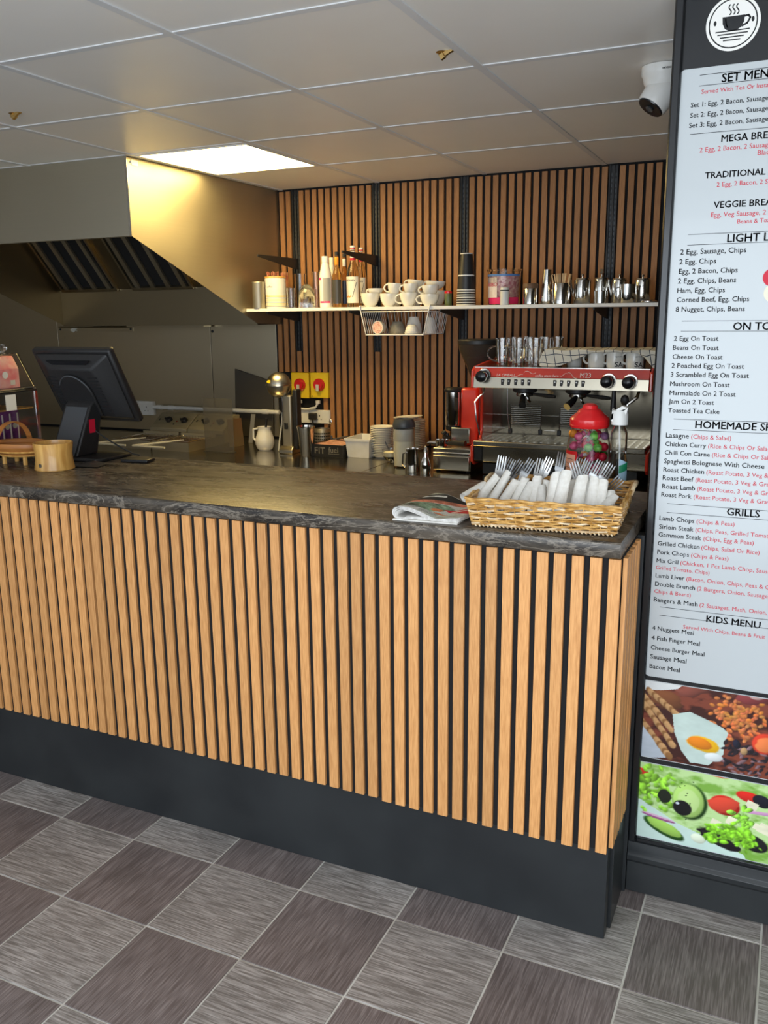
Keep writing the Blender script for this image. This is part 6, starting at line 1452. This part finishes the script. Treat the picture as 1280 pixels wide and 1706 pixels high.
# lollipops inside
wr = [M['green'], M['orange'], noisy('magenta_foil', (.35,.03,.10), (.72,.12,.26), (60,60,60), 3, rough=.2), noisy('violet_foil', (.20,.08,.22), (.50,.25,.45), (60,60,60), 3, rough=.2), M['redink'], M['cream']]
LB = ['green','orange','magenta','violet','red','cream']
protos = []; usedL = set()
rl = random.Random(11); placed = []
front = [(.00,-.045,.10,0,60),(.045,-.035,.075,0,-70),(.02,-.052,.045,1,55),(-.015,-.052,.06,2,-20),(.05,-.03,.04,0,30)]
rowz = ['lowest','second','third','fourth','fifth','top']
cnt = 0
for k in range(66):
    for _ in range(120):
        lay = k//11; z_ = .020+.031*lay; rmax = r*(.60 if lay == 0 else .74); q = rmax*math.sqrt(rl.random()); a_ = rl.uniform(0, 6.28); x, y = q*math.cos(a_), q*math.sin(a_)
        z2 = z_+rl.uniform(-.002,.004)
        if all((x-p[0])**2+(y-p[1])**2+(z2-p[2])**2 > .0248**2 for p in placed): break
    else: continue
    placed.append((x, y, z2)); ci = [0,1,2,4,0,5,2,3,4][k % 9]
    side = 'front' if y < 0 else 'back'; lr = 'left' if x < 0 else 'right'
    L_ = 'lollipop in a %s wrapper in the %s layer of the jar, %s %s' % (LB[ci], rowz[min(5, lay)], side, lr)
    if L_ in usedL: L_ += ' edge' if q > r*.5 else ' middle'
    if L_ in usedL: placed.pop(); continue
    usedL.add(L_)
    pr = next((p for c_, p in protos if c_ == ci), None)
    rot = Vector((-x+rl.uniform(-.02,.02), -y+rl.uniform(-.02,.02), rl.uniform(-.01,.04))).normalized().to_track_quat('Z', 'Y').to_euler()
    if pr is None:
        pr = thing('lollipop', L_, 'lollipop', (JX+x, JY+y, TZ+z2), 'lollipops in the jar')
        obj('sweet', MB().ball((0,0,0), .0125, 10), wr[ci], pr); obj('wrapper_twist', MB().lathe([(.003,.011),(.005,.016),(.009,.022),(.004,.018),(0,.014)], 10), wr[ci], pr)
        obj('stick', MB().tube([(0,0,.011),(0,0,.046)], .0018, 6), M['whiteink'], pr); protos.append((ci, pr)); pr.rotation_euler = rot
    else:
        dup(pr, (JX+x, JY+y, TZ+z2), L_, rot=rot)
# loose sticks seen at the front of the jar
# spray bottle
SXx, r = span(1026, 1060, .43); SY = .43
t = thing('spray_bottle', 'clear plastic bottle of sanitiser with a white trigger head beside the sweet jar', 'bottle', (SXx, SY, TZ))
zs = P(1043, 708, 'Y', SY).z-TZ; z2_ = P(1043, 757, 'Y', SY).z-TZ
pr = [(0,0),(r*.9,0),(r,.006),(r,z2_*.55),(r*.97,z2_*.85),(r*.80,z2_*1.0),(r*.88,z2_+.012),(r*.86,zs*.90),(r*.55,zs*.985),(r*.5,zs)]
obj('bottle_wall', MB().lathe(pr+[(max(0,a_-.0015), max(.002, b_)) for a_, b_ in pr[::-1]], 32, sy=.75), M['clear'], t)
obj('liquid', MB().lathe([(0,.003),(r*.95,.006),(r*.96,z2_*.55),(r*.93,z2_*.82),(r*.76,z2_*1.0),(r*.80,z2_+.010),(0,z2_+.010)], 32, sy=.73), M['water'], t)
obj('collar', MB().lathe([(0,zs+.0005),(r*.86,zs+.0005),(r*.84,zs+.030),(r*.72,zs+.040),(0,zs+.040)], 28, sy=.9), M['white'], t)
ztop = P(1045, 676, 'Y', SY).z-TZ
obj('trigger_head', MB().prism([(-r*.78,zs+.030),(r*.72,zs+.030),(r*.85,zs+.050),(r*.80,ztop-.004),(r*.25,ztop),(-r*.25,ztop-.008),(-r*.75,ztop-.026),(-r*.86,ztop-.040),(-r*.60,ztop-.046),(-r*.72,zs+.045)], 'Y', -r*.5, r*.5), M['white'], t, bevel=.008)
obj('dip_tube', MB().tube([(0,0,zs-.002),(.004,0,zs*.5),(.012,0,.008)], .0022, 6), M['plastic_white'], t)
lb_ = obj('label', MB().sheet(lambda u, v: (r*1.015*math.sin(.25+1.15*u), -r*.76*1.015*math.cos(.25+1.15*u), .02+(z2_*.92-.02)*v-(.012*u if v > .5 else 0)), 10, 4), M['ltblue'], t)
obj('green_patch', MB().sheet(lambda u, v: (r*1.03*math.sin(.27+1.08*u), -r*.76*1.03*math.cos(.27+1.08*u), z2_*.62+z2_*.16*v+.010*u), 10, 2), mat('green_label', (.02,.30,.14), .4), lb_)
